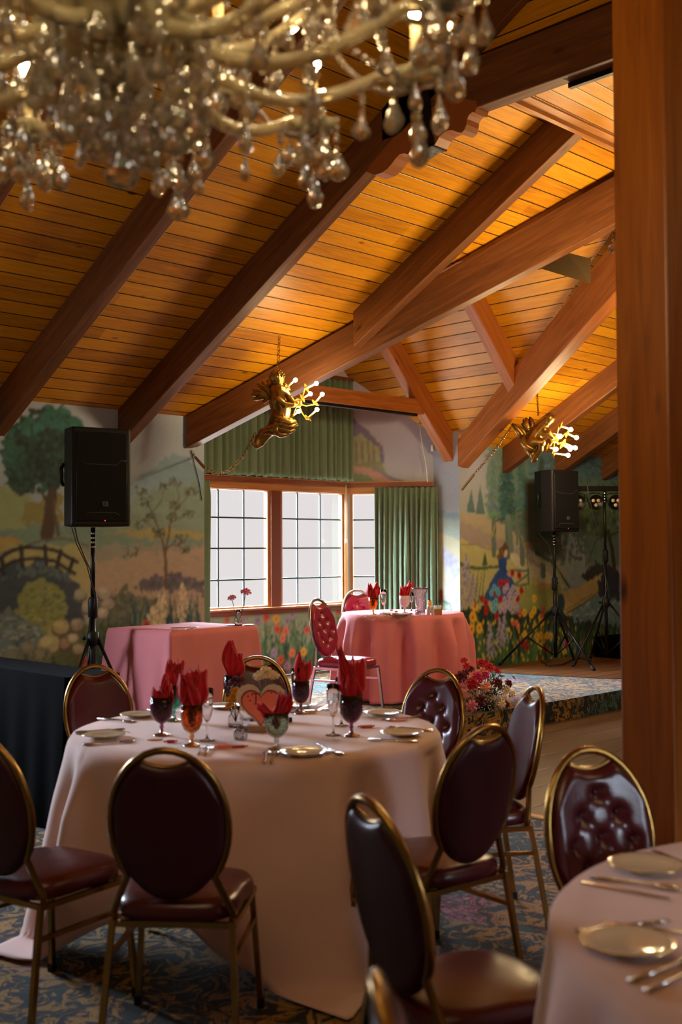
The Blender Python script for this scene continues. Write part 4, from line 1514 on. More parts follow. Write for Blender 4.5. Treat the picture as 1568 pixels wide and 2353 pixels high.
# ---------------------------------------------------------------- gilt cherub lamps
def cherub(pos, px, yaw, bulbs, cups, label, body, wings, drape, hub, seed=1, bm='bulb'):
    """winged gilt figure holding a cluster of candle lamps; offsets are measured from the figure's middle"""
    root = thing('cherub_lamp', label, 'lamp', pos, yaw)
    S = px

    def V(x, y, d=0):
        return Vector((x * S, d * S, -y * S))
    mb = MB()
    for k in body:
        pts = [V(*p[:3]) for p in k]
        mb.tube(pts, [p[3] * S * 1.22 for p in k], 10)
        for p, q in zip(pts, k):
            mb.ball(p, q[3] * S * 1.22, 10)
    o = mb.build('figure', M['gold'], root)
    rm = o.modifiers.new('skin', 'REMESH')
    rm.mode = 'VOXEL'
    rm.voxel_size = S * 1.3
    rm.use_smooth_shade = True
    sm = o.modifiers.new('soft', 'SMOOTH')
    sm.factor, sm.iterations = .6, 3
    # curls of hair
    rs = random.Random(seed)
    hx, hy, hd, hr = body[0][0]
    mb = MB()
    for k in range(46):
        th, ph = rs.uniform(0, 2 * PI), rs.uniform(-.1, 1.45)
        c = V(hx, hy, hd) + Vector((math.cos(th) * math.cos(ph), math.sin(th) * math.cos(ph), math.sin(ph))) * hr * S * 1.02
        ax = Matrix.Rotation(rs.uniform(0, 3), 3, Vector((rs.uniform(-1, 1), rs.uniform(-1, 1), rs.uniform(-1, 1))).normalized())
        q = hr * S * .26
        mb.tube([c + ax @ Vector((q * (1 - t * .1) * math.cos(t), q * (1 - t * .1) * math.sin(t), q * .12 * t)) for t in [m * .9 for m in range(7)]], [q * .42] * 6 + [q * .2], 6)
    mb.build('curly_hair', M['gold'], root)
    for w in wings:
        mb = MB()
        (rx, ry, rd), tips = w
        for i, (x, y, d) in enumerate(tips):
            a, b = V(rx, ry, rd), V(x, y, d)
            m = (a + b) / 2 + V(-4 * math.cos(i), -4, 0)
            mb.tube([a, a.lerp(m, .6), m, m.lerp(b, .7), b], [3 * S, 5.5 * S, 6.5 * S, 5 * S, 1 * S], 8)
        mb.build('wing', M['gold'], root)
    mb = MB()
    for k, st in enumerate(drape):
        pts = [V(*p[:3]) for p in st]
        mb.tube(pts, [p[3] * S * 1.55 for p in st], 8)
    mb.build('drapery', M['gold'], root)
    # hub disc and arms
    H = V(*hub)
    mb = MB()
    mb.ball(H, 10.5 * S, 16, sc=(1, .4, 1))
    mb.build('hub_disc', M['goldcup'], root)
    for i, ((bx, by, bd), (cx, cy, cd)) in enumerate(zip(bulbs, cups)):
        b, c = V(bx, by, bd), V(cx, cy, cd)
        t = (b - c).normalized()
        s1 = t.orthogonal().normalized()
        s2 = t.cross(s1)
        mb = MB()
        mid = (H + c) / 2 + V(0, 6, 2)
        mb.tube([H, mid, c - t * 3 * S, c], 1.5 * S, 7)
        # star-shaped cup
        ring, n = [], 16
        for q in range(n):
            an = 2 * PI * q / n
            rr = (11.0 if q % 2 else 7.2) * S
            ring.append(c + s1 * rr * math.cos(an) + s2 * rr * math.sin(an) + t * 1.5 * S)
        back = [c - t * 1.5 * S + (p - c - t * 1.5 * S) * .45 for p in ring]
        front = [p + t * 1.2 * S for p in ring]
        k = MB()
        mb.add(back + ring + front, [tuple(range(n))] + [(j, (j + 1) % n, n + (j + 1) % n, n + j) for j in range(n)] +
               [(n + j, n + (j + 1) % n, 2 * n + (j + 1) % n, 2 * n + j) for j in range(n)] + [tuple(range(2 * n, 3 * n))])
        arm = mb.build('lamp_arm', M['goldcup'], root)
        mb = MB()
        mb.tube([c, b - t * 3.4 * S], 2.1 * S, 10)
        mb.build('candle_sleeve', M['candle'], arm)
        mb = MB()
        mb.ball(b, 5.0 * S, 10)
        mb.build('bulb', M[bm], arm)
    return root, V


D1 = 9.0
p1 = at_d(645, 935, D1)
px1 = D1 / FPX
b1 = [(x - 645, y - 935, -12) for x, y in ((680, 875), (728, 883), (660, 903), (714, 907), (741, 908), (687, 947), (729, 943))]
c1 = [(x - 645, y - 935, -4) for x, y in ((660, 890), (704, 893), (646, 921), (694, 917), (724, 928), (666, 962), (707, 963))]
body1 = [[(-8, -68, -4, 15), (-6, -60, -4, 13)],
         [(-6, -60, -4, 8), (-6, -48, 0, 9), (-4, -34, 0, 18), (-2, -10, 0, 21), (2, 8, 0, 19), (0, 26, -2, 20), (-8, 36, 0, 17)],
         [(4, -34, -6, 8), (20, -20, -14, 7), (30, -8, -14, 5.5), (38, -8, -12, 5)],
         [(-14, -34, -4, 8), (-6, -14, -18, 7), (12, -2, -20, 6), (30, -2, -16, 5)],
         [(-6, 34, -4, 14), (-20, 52, -6, 12), (-34, 66, -2, 9), (-46, 84, 0, 7), (-54, 90, -2, 6), (-62, 86, -8, 4)],
         [(2, 34, -8, 13), (-12, 54, -14, 12), (-40, 58, -6, 8), (-52, 74, -2, 7), (-56, 86, -6, 5)]]
w1 = [((-20, -24, 6), [(-66, -42, 10), (-70, -30, 10), (-64, -18, 10), (-56, -56, 10), (-44, -62, 10), (-40, -10, 8)]),
      ((-12, -30, 14), [(-30, -70, 24), (-42, -64, 22), (-20, -78, 24)])]
d1 = [[(-18, 22, -16, 5), (0, 34, -22, 7), (20, 40, -20, 6), (36, 36, -14, 3)], [(-20, 30, -14, 5), (4, 44, -22, 6), (24, 48, -18, 5), (40, 42, -12, 2)],
      [(-22, 36, -10, 5), (0, 52, -18, 6), (22, 58, -14, 4), (34, 54, -10, 2)], [(-10, 40, -18, 5), (-14, 60, -16, 5), (2, 66, -14, 5), (20, 64, -12, 2)]]
ch1, V1 = cherub(p1, px1, YAW - PI / 2, b1, c1, 'gilt winged cherub lamp with seven candle bulbs hanging in front of the high green curtain',
                 body1, w1, d1, (40, -7, -10), 4)


def lamp_chain(root, pts_world, name='chain', link=.04):
    inv = root.matrix_basis.inverted()
    mb = chain_mb([inv @ Vector(p) for p in pts_world], link)
    mb.build(name, M['brass'], root)


hook1 = np.array([6.02, 6.80, zroof(6.80)])
sl = Vector(p1) + Matrix.Rotation(YAW - PI / 2, 3, 'Z') @ V1(-6, -78, 0)
lamp_chain(ch1, [sl, hook1])
sag = [Vector(p1) + Matrix.Rotation(YAW - PI / 2, 3, 'Z') @ V1(-58, 60, 4), at_d(558, 1050, 8.95), at_d(530, 1078, 8.85), at_d(500, 1090, 8.75), at_d(470, 1075, 8.65),
       on_plane(448, 1050, (0, 1, 0), YW - .02), on_plane(440, 1036, (0, 1, 0), YW - .01)]
lamp_chain(ch1, sag, 'swag_chain', .045)
mb = MB()
pts = [on_plane(x, y, (0, 1, 0), YW - .012) for x, y in ((440, 1036), (446, 1062), (452, 1085), (458, 1110), (464, 1150))]
mb.tube(pts, .004, 6)
tag(mb.build('lamp_cord', M['rope']), 'thin dark lamp cord running down the wall edge left of the bay', 'cord')

D2 = 11.5
p2 = at_d(1238, 1005, D2)
px2 = D2 / FPX * .98
bl2 = ((1312, 988), (1287, 1003), (1325, 1007), (1277, 1034), (1310, 1034), (1322, 1031), (1305, 1048))
cu2 = ((1288, 978), (1262, 994), (1304, 997), (1256, 1028), (1292, 1022), (1296, 1018), (1272, 1044))
b2 = [(x - 1238, y - 1005, -10) for x, y in bl2]
c2 = [(x - 1238, y - 1005, -4 + 6 * (i == 5)) for i, (x, y) in enumerate(cu2)]
body2 = [[(26, -44, -4, 11), (22, -38, -4, 9)],
         [(20, -40, -4, 7), (10, -26, 0, 13), (-4, -10, 0, 15), (-14, 4, 0, 14), (-18, 14, -4, 13)],
         [(10, -22, -6, 6), (22, -12, -10, 5), (30, 2, -10, 4)],
         [(4, -8, -10, 6), (18, -6, -16, 5), (30, 4, -14, 4)],
         [(-16, 12, -8, 11), (4, 14, -14, 9), (2, 30, -10, 7), (-10, 44, -4, 6), (-14, 56, 0, 4)],
         [(-18, 12, 2, 10), (-24, 26, 2, 9), (-18, 38, 0, 7), (-8, 52, 0, 5)]]
w2 = [((-14, -8, 8), [(-26, -48, 12), (-34, -44, 12), (-38, -34, 12), (-18, -50, 12), (-34, -22, 10)]),
      ((-24, 4, 6), [(-60, -34, 8), (-56, -20, 8), (-48, -28, 8), (-50, -6, 8)])]
d2 = [[(-34, -4, -4, 4), (-38, 12, -8, 5), (-28, 26, -10, 5), (-14, 34, -8, 4)], [(-36, 4, -6, 4), (-30, 22, -12, 5), (-14, 30, -12, 4), (2, 38, -8, 2)],
      [(-14, 30, -8, 4), (-16, 44, -4, 4), (-10, 56, -2, 2)], [(-42, 0, 0, 3), (-50, -14, 4, 3), (-62, -32, 4, 1)]]
ch2, V2 = cherub(p2, px2, YAW - PI / 2, b2, c2, 'gilt winged cherub lamp with glowing candle bulbs above the right-hand speaker', body2, w2, d2, (36, 4, -8), 5, 'bulb_b')
s2 = Vector(p2) + Matrix.Rotation(YAW - PI / 2, 3, 'Z') @ V2(0, -52, 0)
yy = 7.0
hk = on_plane(1235, 901, (0, TAN, 1), ZE + TAN * YW)
lamp_chain(ch2, [s2, hk], 'chain', .03)
lamp_chain(ch2, [Vector(p2) + Matrix.Rotation(YAW - PI / 2, 3, 'Z') @ V2(-60, -30, 4), at_d(1150, 1018, 11.0), at_d(1118, 1058, 10.7), at_d(1090, 1090, 10.6),
                 on_plane(1062, 1126, (0, 1, 0), YW - .02)], 'swag_chain', .04)


# ---------------------------------------------------------------- crystal chandeliers
def drop_mb(L=.066, r=.020):
    mb = MB()
    prof = [(0.0, 0), (r * .16, -L * .03), (r * .30, -L * .25), (r * .62, -L * .48), (r * .98, -L * .70), (r, -L * .80), (r * .72, -L * .93), (r * .3, -L * .99), (0, -L)]
    n = 10
    vs, fs = [], []
    for (q, z) in prof:
        for j in range(n):
            a = 2 * PI * j / n
            vs.append((q * math.cos(a), q * .62 * math.sin(a), z))
    for i in range(len(prof) - 1):
        for j in range(n):
            fs.append((i * n + j, i * n + (j + 1) % n, (i + 1) * n + (j + 1) % n, (i + 1) * n + j))
    mb.add(vs, fs, 0, False)
    mb.ball((0, 0, .010), .0085, 7)
    return mb


def chandelier(label, pos, arms=10, R=.56, rich=True, seed=2, bulb='bulb_core', ztop=ZU):
    root = thing('crystal_chandelier', label, 'chandelier', pos)
    rs = random.Random(seed)
    # centre column and dishes
    mb = MB()
    mb.lathe([(0, -.02), (.03, -.015), (.05, .01), (.035, .04), (.03, .08), (.055, .12), (.06, .16), (.03, .21), (.024, .30), (.05, .36), (.058, .42), (.03, .48), (.02, .60),
              (.028, .72), (.012, .80)], 20)
    mb.build('column', M['g_arm'], root)
    mb = MB()
    mb.lathe([(.012, .03), (.06, .035), (.11, .055), (.145, .09), (.15, .10), (.14, .10), (.105, .066), (.05, .045)], 32, lobes=16, lamp=.04)
    mb.build('dish', M['g_arm'], root)
    mb = MB()
    mb.lathe([(.012, .30), (.06, .30), (.10, .325), (.115, .35), (.105, .345), (.05, .315)], 28, lobes=14, lamp=.04)
    mb.build('dish', M['g_arm'], root)
    mb = MB()
    mb.tube([(0, 0, -.02), (0, 0, ztop - pos[2])], .006, 8)
    mb.build('rod', M['brass'], root)
    dm = drop_mb().build('crystal_drop', M['g_drop'], root, recalc=True)
    dm.location = (0, 0, -.035)
    ndrop = [1]
    spots = []

    def hang(x, y, z, s=1.0, strand=0):
        spots.append((x, y, z, s))
        for k in range(strand):
            beads.append((x, y, z + .022 + k * .017, .0078))
    beads = []
    armpts = []
    for k in range(arms):
        a = 2 * PI * k / arms + .2
        big = k % 2 == 0
        Rk = R if big else R * .72
        zc = (.10 if big else .27) if rich else (.20 if big else .36)
        u = Vector((math.cos(a), math.sin(a), 0))
        pts = []
        for i in range(15):
            t = i / 14
            r = .03 + (Rk - .03) * t
            z = .13 + (-.10 * math.sin(PI * min(1, t * 1.15)) if big else -.03 * math.sin(PI * t)) + (zc - .13) * t ** 2.2
            pts.append(u * r + Vector((0, 0, z)))
        armpts.append(pts)
        mb = MB()
        mb.tube(pts, [(.016 if rich else .011) - .004 * i / 14 for i in range(15)], 8)
        arm = mb.build('arm', M['g_arm'], root)
        e = pts[-1]
        mb = MB()
        mb.lathe([(.008, -.004), (.022, 0), (.045, .010), (.055, .022), (.052, .022), (.03, .012), (.012, .008)], 20, tuple(e), lobes=10, lamp=.06)
        mb.lathe([(.012, .012), (.018, .03), (.016, .045), (.012, .05)], 12, tuple(e))
        mb.build('drip_cup', M['g_arm'], arm)
        mb = MB()
        mb.tube([e + Vector((0, 0, .045)), e + Vector((0, 0, .13))], .0105, 12)
        mb.build('candle_sleeve', M['candle'], arm)
        mb = MB()
        b = e + Vector((0, 0, .155))
        mb.lathe([(.004, -.024), (.012, -.014), (.0165, 0), (.013, .016), (.006, .032), (.001, .044)], 12, tuple(b))
        mb.build('bulb', M[bulb], arm)
        for j in range(6):
            an = 2 * PI * j / 6 + a
            hang(e.x + .052 * math.cos(an), e.y + .052 * math.sin(an), e.z - .008 - .02 * (j % 2), rs.uniform(.9, 1.25), 1 + j % 3)
        # a long one under each cup and small ones on the arm
        hang(e.x, e.y, e.z - .075, 1.35, 3)
        for i in (5, 8, 11):
            q = pts[i]
            hang(q.x, q.y, q.z - .045, rs.uniform(.8, 1.1), 2)
    for ring, (rr, z, n, s) in enumerate(((.145, .055, 22, 1.0), (.10, .02, 14, 1.1), (.05, -.01, 8, 1.2), (.115, .31, 14, .9))):
        for j in range(n):
            an = 2 * PI * j / n + ring
            hang(rr * math.cos(an), rr * math.sin(an), z - .03 - .015 * (j % 2), s * rs.uniform(.85, 1.15), 2)
    hang(0, 0, -.075, 1.6, 1)
    # bead festoons between arm tips and the centre
    for k in range(arms):
        a, b = armpts[k][-1], armpts[(k + 1) % arms][-1]
        for i in range(1, 26):
            t = i / 26
            p = a.lerp(b, t) - Vector((0, 0, .10 * 4 * t * (1 - t) * (.7 if rich else .4)))
            beads.append((p.x, p.y, p.z, .0078))
        c = Vector((0, 0, .62)) + (a.normalized() * .03)
        for i in range(1, 34):
            t = i / 34
            p = a.lerp(c, t) - Vector((0, 0, .22 * 4 * t * (1 - t) * .5))
            beads.append((p.x, p.y, p.z, .0072))
    spots.sort(key=lambda q: q[2])
    for k, (x, y, z, s) in enumerate(spots[:99]):
        c = dm.copy()
        COL.objects.link(c)
        c.parent = root
        c.location = (x, y, z)
        c.rotation_euler = (rs.uniform(-.08, .08), rs.uniform(-.08, .08), rs.uniform(0, PI))
        c.scale = (s, s, s)
    mb = MB()
    for (x, y, z, s) in spots[99:]:
        d = drop_mb(.066 * s, .020 * s)
        R_ = Matrix.Translation((x, y, z)) @ Matrix.Rotation(rs.uniform(0, PI), 4, 'Z')
        mb.add([R_ @ Vector(v) for v in d.v], d.f, 0, False)
    if spots[99:]:
        o = mb.build('crystal_drops', M['g_drop'], root)
        o['kind'] = 'stuff'
    mb = MB()
    for (x, y, z, r) in beads:
        mb.ball((x, y, z), r, 6)
    o = mb.build('bead_strings', M['g_drop'], root)
    o['kind'] = 'stuff'
    return root


chandelier('large crystal chandelier with pale golden glass arms filling the top left corner', (1.10, 1.66, 2.315), 22, .585)
ch = chandelier('crystal chandelier hanging from the ridge of the bay, hidden behind the wooden post', (7.25, 3.80, 2.55), 10, .34, False, 6, 'bulb_far', ZFL)
ch = chandelier('added crystal chandelier out of view to the right, warming the wooden post', (4.6, -.4, 2.6), 10, .45, False, 9, 'bulb_side')  # lamp added out of view to light the post's right face
c = at_d(1409, 572, 9.4)
mb = MB()
rs = random.Random(5)
for k in range(14):
    q = Vector(c) + Vector((rs.uniform(-.02, .02), rs.uniform(-.02, .02), rs.uniform(-.07, .07)))
    mb.ball(q, rs.uniform(.010, .018), 7)
mb.tube([Vector(c) + Vector((0, 0, .06)), Vector((c[0], c[1], zroof(4.45) - .05))], .003, 6)
tag(mb.build('crystal_pendant', M['g_drop']), 'small cluster of crystal beads hanging high up beside the wooden post', 'pendant')

# ---------------------------------------------------------------- loudspeakers and stands
def loudspeaker(label, pos, rz, cable=True):
    root = thing('loudspeaker', label, 'loudspeaker', pos, rz)
    H, W, Dp = .69, .43, .36
    mb = MB()
    out = [(-W / 2, -Dp / 2), (-W / 2 + .02, -Dp / 2 - .01), (W / 2 - .02, -Dp / 2 - .01), (W / 2, -Dp / 2), (W / 2, -.02), (W / 2 - .09, Dp / 2), (-W / 2 + .09, Dp / 2), (-W / 2, -.02)]
    mb.prism(out, 0, H, 0, 'z')
    mb.build('cabinet', M['black'], root, bevel=.014, seg=3)
    mb = MB()
    mb.box((0, -Dp / 2 - .014, H / 2), (W - .07, .012, H - .07))
    gr = mb.build('grille', M['grille'], root, bevel=.005)
    mb = MB()
    y = -Dp / 2 - .0215
    mb.tube([(-W / 2 + .06, y, .455), (-W / 2 + .09, y, .43), (W / 2 - .11, y, .43), (W / 2 - .08, y, .46), (W / 2 - .04, y, .46)], .0028, 6)
    mb.tube([(-W / 2 + .09, y, .07), (-W / 2 + .11, y, .095), (W / 2 - .12, y, .095), (W / 2 - .09, y, .07)], .0028, 6)
    mb.tube([(-W / 2 + .035, y + .006, .04), (-W / 2 + .035, y + .006, H - .04), (W / 2 - .035, y + .006, H - .04), (W / 2 - .035, y + .006, .04)], .0025, 6)
    mb.build('grille_moulding', M['line'], gr)
    mb = MB()
    mb.box((.02, y - .001, .155), (.042, .006, .034))
    bd = mb.build('badge', M['logo'], gr, bevel=.002)
    bd['label'] = 'small square blue-grey badge'
    # lettering J B L
    mb = MB()
    yy = y - .0052

    def bar(x, z, w, h):
        mb.box((.02 + x, yy, .155 + z), (w, .0015, h))
    bar(-.010, .001, .0028, .018), bar(-.0122, -.0085, .005, .0028), bar(-.0148, -.006, .0026, .005)
    bar(-.0030, 0, .0028, .020), bar(-.0002, .0088, .005, .0025), bar(-.0002, 0, .005, .0025), bar(-.0002, -.0088, .005, .0025), bar(.0030, .0045, .0026, .007), bar(.0030, -.0045, .0026, .007)
    bar(.0085, 0, .0028, .020), bar(.0110, -.0088, .006, .0025)
    mb.build('badge_lettering', M['logo_ink'], bd)
    mb = MB()
    mb.ball((.02, y, .038), .005, 8)
    mb.build('power_light', M['red_led'], root)
    for sg in (1, -1):
        mb = MB()
        mb.tube([(sg * (W / 2 - .012), .03, H * .42), (sg * (W / 2 + .010), .02, H * .46), (sg * (W / 2 + .010), .02, H * .60), (sg * (W / 2 - .012), .03, H * .64)], .013, 8)
        mb.build('carry_handle', M['blackmetal'], root)
    return root


def tripod(name, label, cat, pos, rz, ztop, hub=.62, spread=.55, leg_z=.03, group=None):
    root = thing(name, label, cat, pos, rz, group)
    mb = MB()
    mb.tube([(0, 0, .10), (0, 0, ztop * .62)], .0205, 14)
    mb.build('lower_pole', M['blackmetal'], root)
    mb = MB()
    mb.tube([(0, 0, ztop * .6), (0, 0, ztop)], .0165, 14)
    up = mb.build('upper_pole', M['blackmetal'], root)
    mb = MB()
    for k in range(4):
        mb.lathe([(.0172, 0), (.0178, .004), (.0172, .012)], 12, (0, 0, ztop - .05 - .032 * k))
    mb.build('height_mark', M['steel'], up)
    mb = MB()
    mb.lathe([(.022, -.08), (.034, -.07), (.034, .05), (.026, .07), (.018, .07)], 14, (0, 0, ztop * .62))
    mb.tube([(.03, 0, ztop * .62), (.075, 0, ztop * .62)], .007, 8)
    mb.ball((.08, 0, ztop * .62), .016, 8)
    mb.build('height_clamp', M['black'], root)
    mb = MB()
    mb.lathe([(.022, -.05), (.04, -.045), (.044, .0), (.04, .045), (.022, .05)], 14, (0, 0, hub))
    mb.tube([(.03, .02, hub), (.07, .04, hub)], .007, 8)
    mb.ball((.075, .043, hub), .016, 8)
    mb.build('hub', M['black'], root)
    for k in range(3):
        a = 2 * PI * k / 3
        u = Vector((math.cos(a), math.sin(a), 0))
        mb = MB()
        mb.tube([u * .035 + Vector((0, 0, hub)), u * spread + Vector((0, 0, leg_z))], .0125, 10)
        lg = mb.build('leg', M['blackmetal'], root)
        mb = MB()
        mb.tube([u * (spread - .035) + Vector((0, 0, leg_z + .03)), u * (spread + .02) + Vector((0, 0, leg_z - .016))], .018, 10)
        mb.build('rubber_foot', M['black'], lg)
        mb = MB()
        mb.tube([(u * .02 + Vector((0, 0, .13))), u * (spread * .5) + Vector((0, 0, (hub + leg_z) * .5))], .008, 8)
        mb.build('brace', M['blackmetal'], root)
    return root


LSP = (4.36, 6.93)
loudspeaker('black loudspeaker with a blue-grey badge on a pole in front of the painted oak', (LSP[0], LSP[1], 1.675), math.radians(256 + 90))
tripod('speaker_stand', 'black tripod stand carrying the speaker in front of the painted bridge', 'speaker stand', (LSP[0], LSP[1], ST), 1.25, 1.49, .70, .34)
mb = MB()
pts = [at_d(x, y, 7.95) for x, y in ((172, 1212), (178, 1240), (196, 1285), (208, 1310), (211, 1345), (219, 1370), (216, 1400), (206, 1425), (203, 1460), (212, 1500))]
mb.tube(pts, .005, 6)
pts = [at_d(x, y, 7.95) for x, y in ((165, 1212), (176, 1250), (200, 1300), (209, 1335), (220, 1362), (219, 1390), (206, 1415), (204, 1450), (214, 1490))]
mb.tube(pts, .004, 6)
tag(mb.build('speaker_cable', M['rope']), 'black cables wound round the stand of the speaker by the painted bridge', 'cable')
RSP = (10.62, 7.33)
loudspeaker('black loudspeaker under the right-hand gilt lamp, turned so its side handle shows', (RSP[0], RSP[1], 1.69), math.radians(350))
tripod('speaker_stand', 'black tripod stand of the speaker beside the painted lady in blue', 'speaker stand', (RSP[0], RSP[1], ST), .25, 1.51, .62, .62)
mb = MB()
pts = [at_d(x, y, 12.6) for x, y in ((1238, 1225), (1262, 1252), (1272, 1290), (1280, 1340), (1284, 1380), (1276, 1420), (1274, 1470), (1268, 1505))]
mb.tube(pts, .006, 6)
tag(mb.build('speaker_cable', M['rope']), 'black cable hanging from the speaker beside the painted lady in blue', 'cable')

# stage light bar
LB = Vector(on_plane(1392, 1300, (0, 1, 0), 7.05))
lx, ly = float(LB.x), 7.05
ls = tripod('light_stand', 'black tripod stand with a crossbar next to the wooden post', 'light stand', (lx, ly, ST), .9, 2.0, .70, .55)
dx = float((Matrix.Rotation(-.9, 3, 'Z') @ Vector((1, 0, 0))).x)
bar_dir = Matrix.Rotation(-.9, 3, 'Z') @ Vector((math.cos(math.radians(-38)), math.sin(math.radians(-38)), 0))
mb = MB()
ztb = 2.02
c0, c1 = -bar_dir * .34, bar_dir * .36
mb.beam(c0 + Vector((0, 0, ztb + .02)), c1 + Vector((0, 0, ztb + .02)), .045, .06)
mb.build('crossbar', M['blackmetal'], ls, bevel=.004)


def par_light(label, base, yaw, group='round spotlights on the light bar'):
    r = thing('spotlight', label, 'spotlight', base, yaw, group)
    mb = MB()
    mb.lathe([(0, .05), (.05, .05), (.062, .03), (.085, -.01), (.090, -.045), (.078, -.045), (.072, -.03), (0, -.03)], 22)
    for v in range(len(mb.v)):
        x, y, z = mb.v[v]
        mb.v[v] = (x, z, y - .13)
    mb.build('housing', M['blackmetal'], r)
    mb = MB()
    mb.tube([(-.09, 0, -.13), (-.097, 0, -.04), (-.03, 0, -.02), (.03, 0, -.02), (.097, 0, -.04), (.09, 0, -.13)], .006, 7)
    mb.build('yoke', M['blackmetal'], r)
    for x, z in ((-.030, .022), (.030, .022), (0, -.030)):
        mb = MB()
        mb.ball((x, -.036, z - .13), .021, 12, sc=(1, .5, 1))
        mb.build('lens', M['lens'], r)
    return r


R9 = Matrix.Rotation(.9, 3, 'Z')
for u, nm in ((-.33, 'round black spotlight half hidden behind the right-hand speaker'), (-.117, 'middle round black spotlight, hanging left of the pole'),
              (.117, 'round black spotlight hanging right of the pole, nearest the wooden post')):
    q = R9 @ (bar_dir * u)
    par_light(nm, (lx + q.x, ly + q.y, ST + ztb - .04), math.radians(-45 + 8))
mb = MB()
pts = [at_d(x, y, 12.3) for x, y in ((1348, 1096), (1354, 1140), (1366, 1190), (1384, 1250), (1390, 1320), (1398, 1345), (1388, 1380), (1392, 1440))]
mb.tube(pts, .005, 6)
tag(mb.build('light_cable', M['rope']), 'black cable sloping from the light bar down to its stand', 'cable')
mb = MB()
pts = [on_plane(x, y, (0, 0, 1), ST + .02) for x, y in ((1245, 1518), (1262, 1530), (1290, 1528), (1312, 1518), (1335, 1512), (1360, 1518))]
mb.tube(pts, .008, 6)
tag(mb.build('floor_cable', M['rope']), 'black cable lying on the stage boards behind the tripod', 'cable')
mb = MB()
mb.box((12.45, 7.35, ST + .13), (1.3, .5, .25))
tag(mb.build('equipment_case', M['blackcloth'], bevel=.02), 'low black equipment case on the stage behind the light stand', 'case')

# black cloth-covered stand at the left
mb = MB()
rs = random.Random(3)
X0, X1, Y0, Y1, HH = 3.17, 3.50, 5.29, 7.2, .83
per = []
for (a, b, n) in (((X0, Y1), (X0, Y0), 60), ((X0, Y0), (X1, Y0), 14), ((X1, Y0), (X1, Y1), 60), ((X1, Y1), (X0, Y1), 14)):
    for i in range(n):
        per.append((a[0] + (b[0] - a[0]) * i / n, a[1] + (b[1] - a[1]) * i / n))
cxm, cym = (X0 + X1) / 2, (Y0 + Y1) / 2
N = len(per)


def BC(i, j):
    x, y = per[i % N]
    v = j / 9
    f = .012 * v * math.sin(i * .9) + .02 * v
    n = Vector((x - cxm, y - cym)).normalized() if abs(x - cxm) < .16 else Vector((1 if x > cxm else -1, 0))
    if j == 10:
        return (cxm + (x - cxm) * .02, cym + (y - cym) * .98, HH + .002)
    return (x + n.x * f, y + n.y * f, HH - v * (HH - .012))


mb.grid(lambda i, j: BC(i, j), N, 10, wrap=True)
mb.add([(X0, Y0, HH), (X1, Y0, HH), (X1, Y1, HH), (X0, Y1, HH)], [(0, 1, 2, 3)])
tag(mb.build('cloth_covered_stand', M['blackcloth']), 'black cloth-covered stand at the left edge in front of the painted bridge', 'covered stand')


# ---------------------------------------------------------------- tables and their cloths
def round_cloth(name, pos, R, zt, side, rot, label, mat, nf=14, amp=.022, circle=None, flare=.10, seed=1, off=(0, 0)):
    """cloth lying over a round table; a square one hangs lower at its corners"""
    rs = random.Random(seed)
    nu, nr, nd = 288, 7, 26
    ph = [rs.uniform(0, 2 * PI) for _ in range(5)]

    def ext(a):
        if circle:
            return circle
        b = a - rot
        cb, sb = math.cos(b), math.sin(b)
        ox, oy = off[0] * math.cos(rot) + off[1] * math.sin(rot), -off[0] * math.sin(rot) + off[1] * math.cos(rot)
        q = []
        if abs(cb) > 1e-6:
            q.append(((side if cb > 0 else -side) + ox) / cb)
        if abs(sb) > 1e-6:
            q.append(((side if sb > 0 else -side) + oy) / sb)
        return min(q)

    def P(i, j):
        a = 2 * PI * i / nu
        ca, sa = math.cos(a), math.sin(a)
        if j < nr:
            r = R * j / (nr - 1) * .995
            return (r * ca, r * sa, zt + (.0 if j < nr - 1 else -.001))
        v = (j - nr + 1) / (nd)
        E = ext(a)
        dmax = max(.05, E - R)
        d = dmax * v
        corner = 0 if circle else abs(math.sin(2 * (a - rot))) ** 2
        w = (math.sin(nf * a + ph[0] + 1.1 * math.sin(2 * a + ph[1])) + .45 * math.sin((nf * 1.7) * a + ph[2]))
        foldamp = amp * min(1, d / .25) * (1 + .9 * corner)
        fl = flare * (d ** 1.25) * (1 + 1.3 * corner)
        z = zt - .004 - d
        over = 0
        if z < .012:
            over = .012 - z
            z = .012 + .004 * math.sin(9 * a)
        r = R + .010 + fl + foldamp * w + over * .8
        if d < .03:
            r = R + .012 * math.sin(min(1, d / .03) * PI / 2)
            z = zt - .03 * (1 - math.cos(min(1, d / .03) * PI / 2)) - d * .3
        return (r * ca, r * sa, z)
    mb = MB()
    mb.grid(P, nu, nr + nd, wrap=True)
    o = mb.build(name, M[mat])
    o.location = pos
    so = o.modifiers.new('thick', 'SOLIDIFY')
    so.thickness = .003
    so.offset = -1
    return tag(o, label, 'tablecloth')


def table_under(name, pos, R, zt, label, fold=0.3):
    root = thing(name, label, 'table', pos)
    mb = MB()
    mb.lathe([(0, zt - .030), (R - .012, zt - .030), (R - .006, zt - .018), (R - .012, zt - .006), (0, zt - .006)], 48)
    mb.build('tabletop', plain('laminate', srgb(150, 120, 90), .5), root)
    for sg in (1, -1):
        for tg in (1, -1):
            mb = MB()
            u = Matrix.Rotation(fold, 3, 'Z')
            p = [u @ Vector((sg * R * .42, tg * R * .36, zt - .035)), u @ Vector((sg * R * .50, tg * R * .36, zt * .5)), u @ Vector((sg * R * .52, tg * R * .36, .012))]
            mb.tube(p, .014, 10)
            mb.build('leg', M['blackmetal'], root)
        mb = MB()
        mb.tube([u @ Vector((sg * R * .5, -R * .36, .12)), u @ Vector((sg * R * .5, R * .36, .12))], .011, 8)
        mb.build('stretcher', M['blackmetal'], root)
    return root


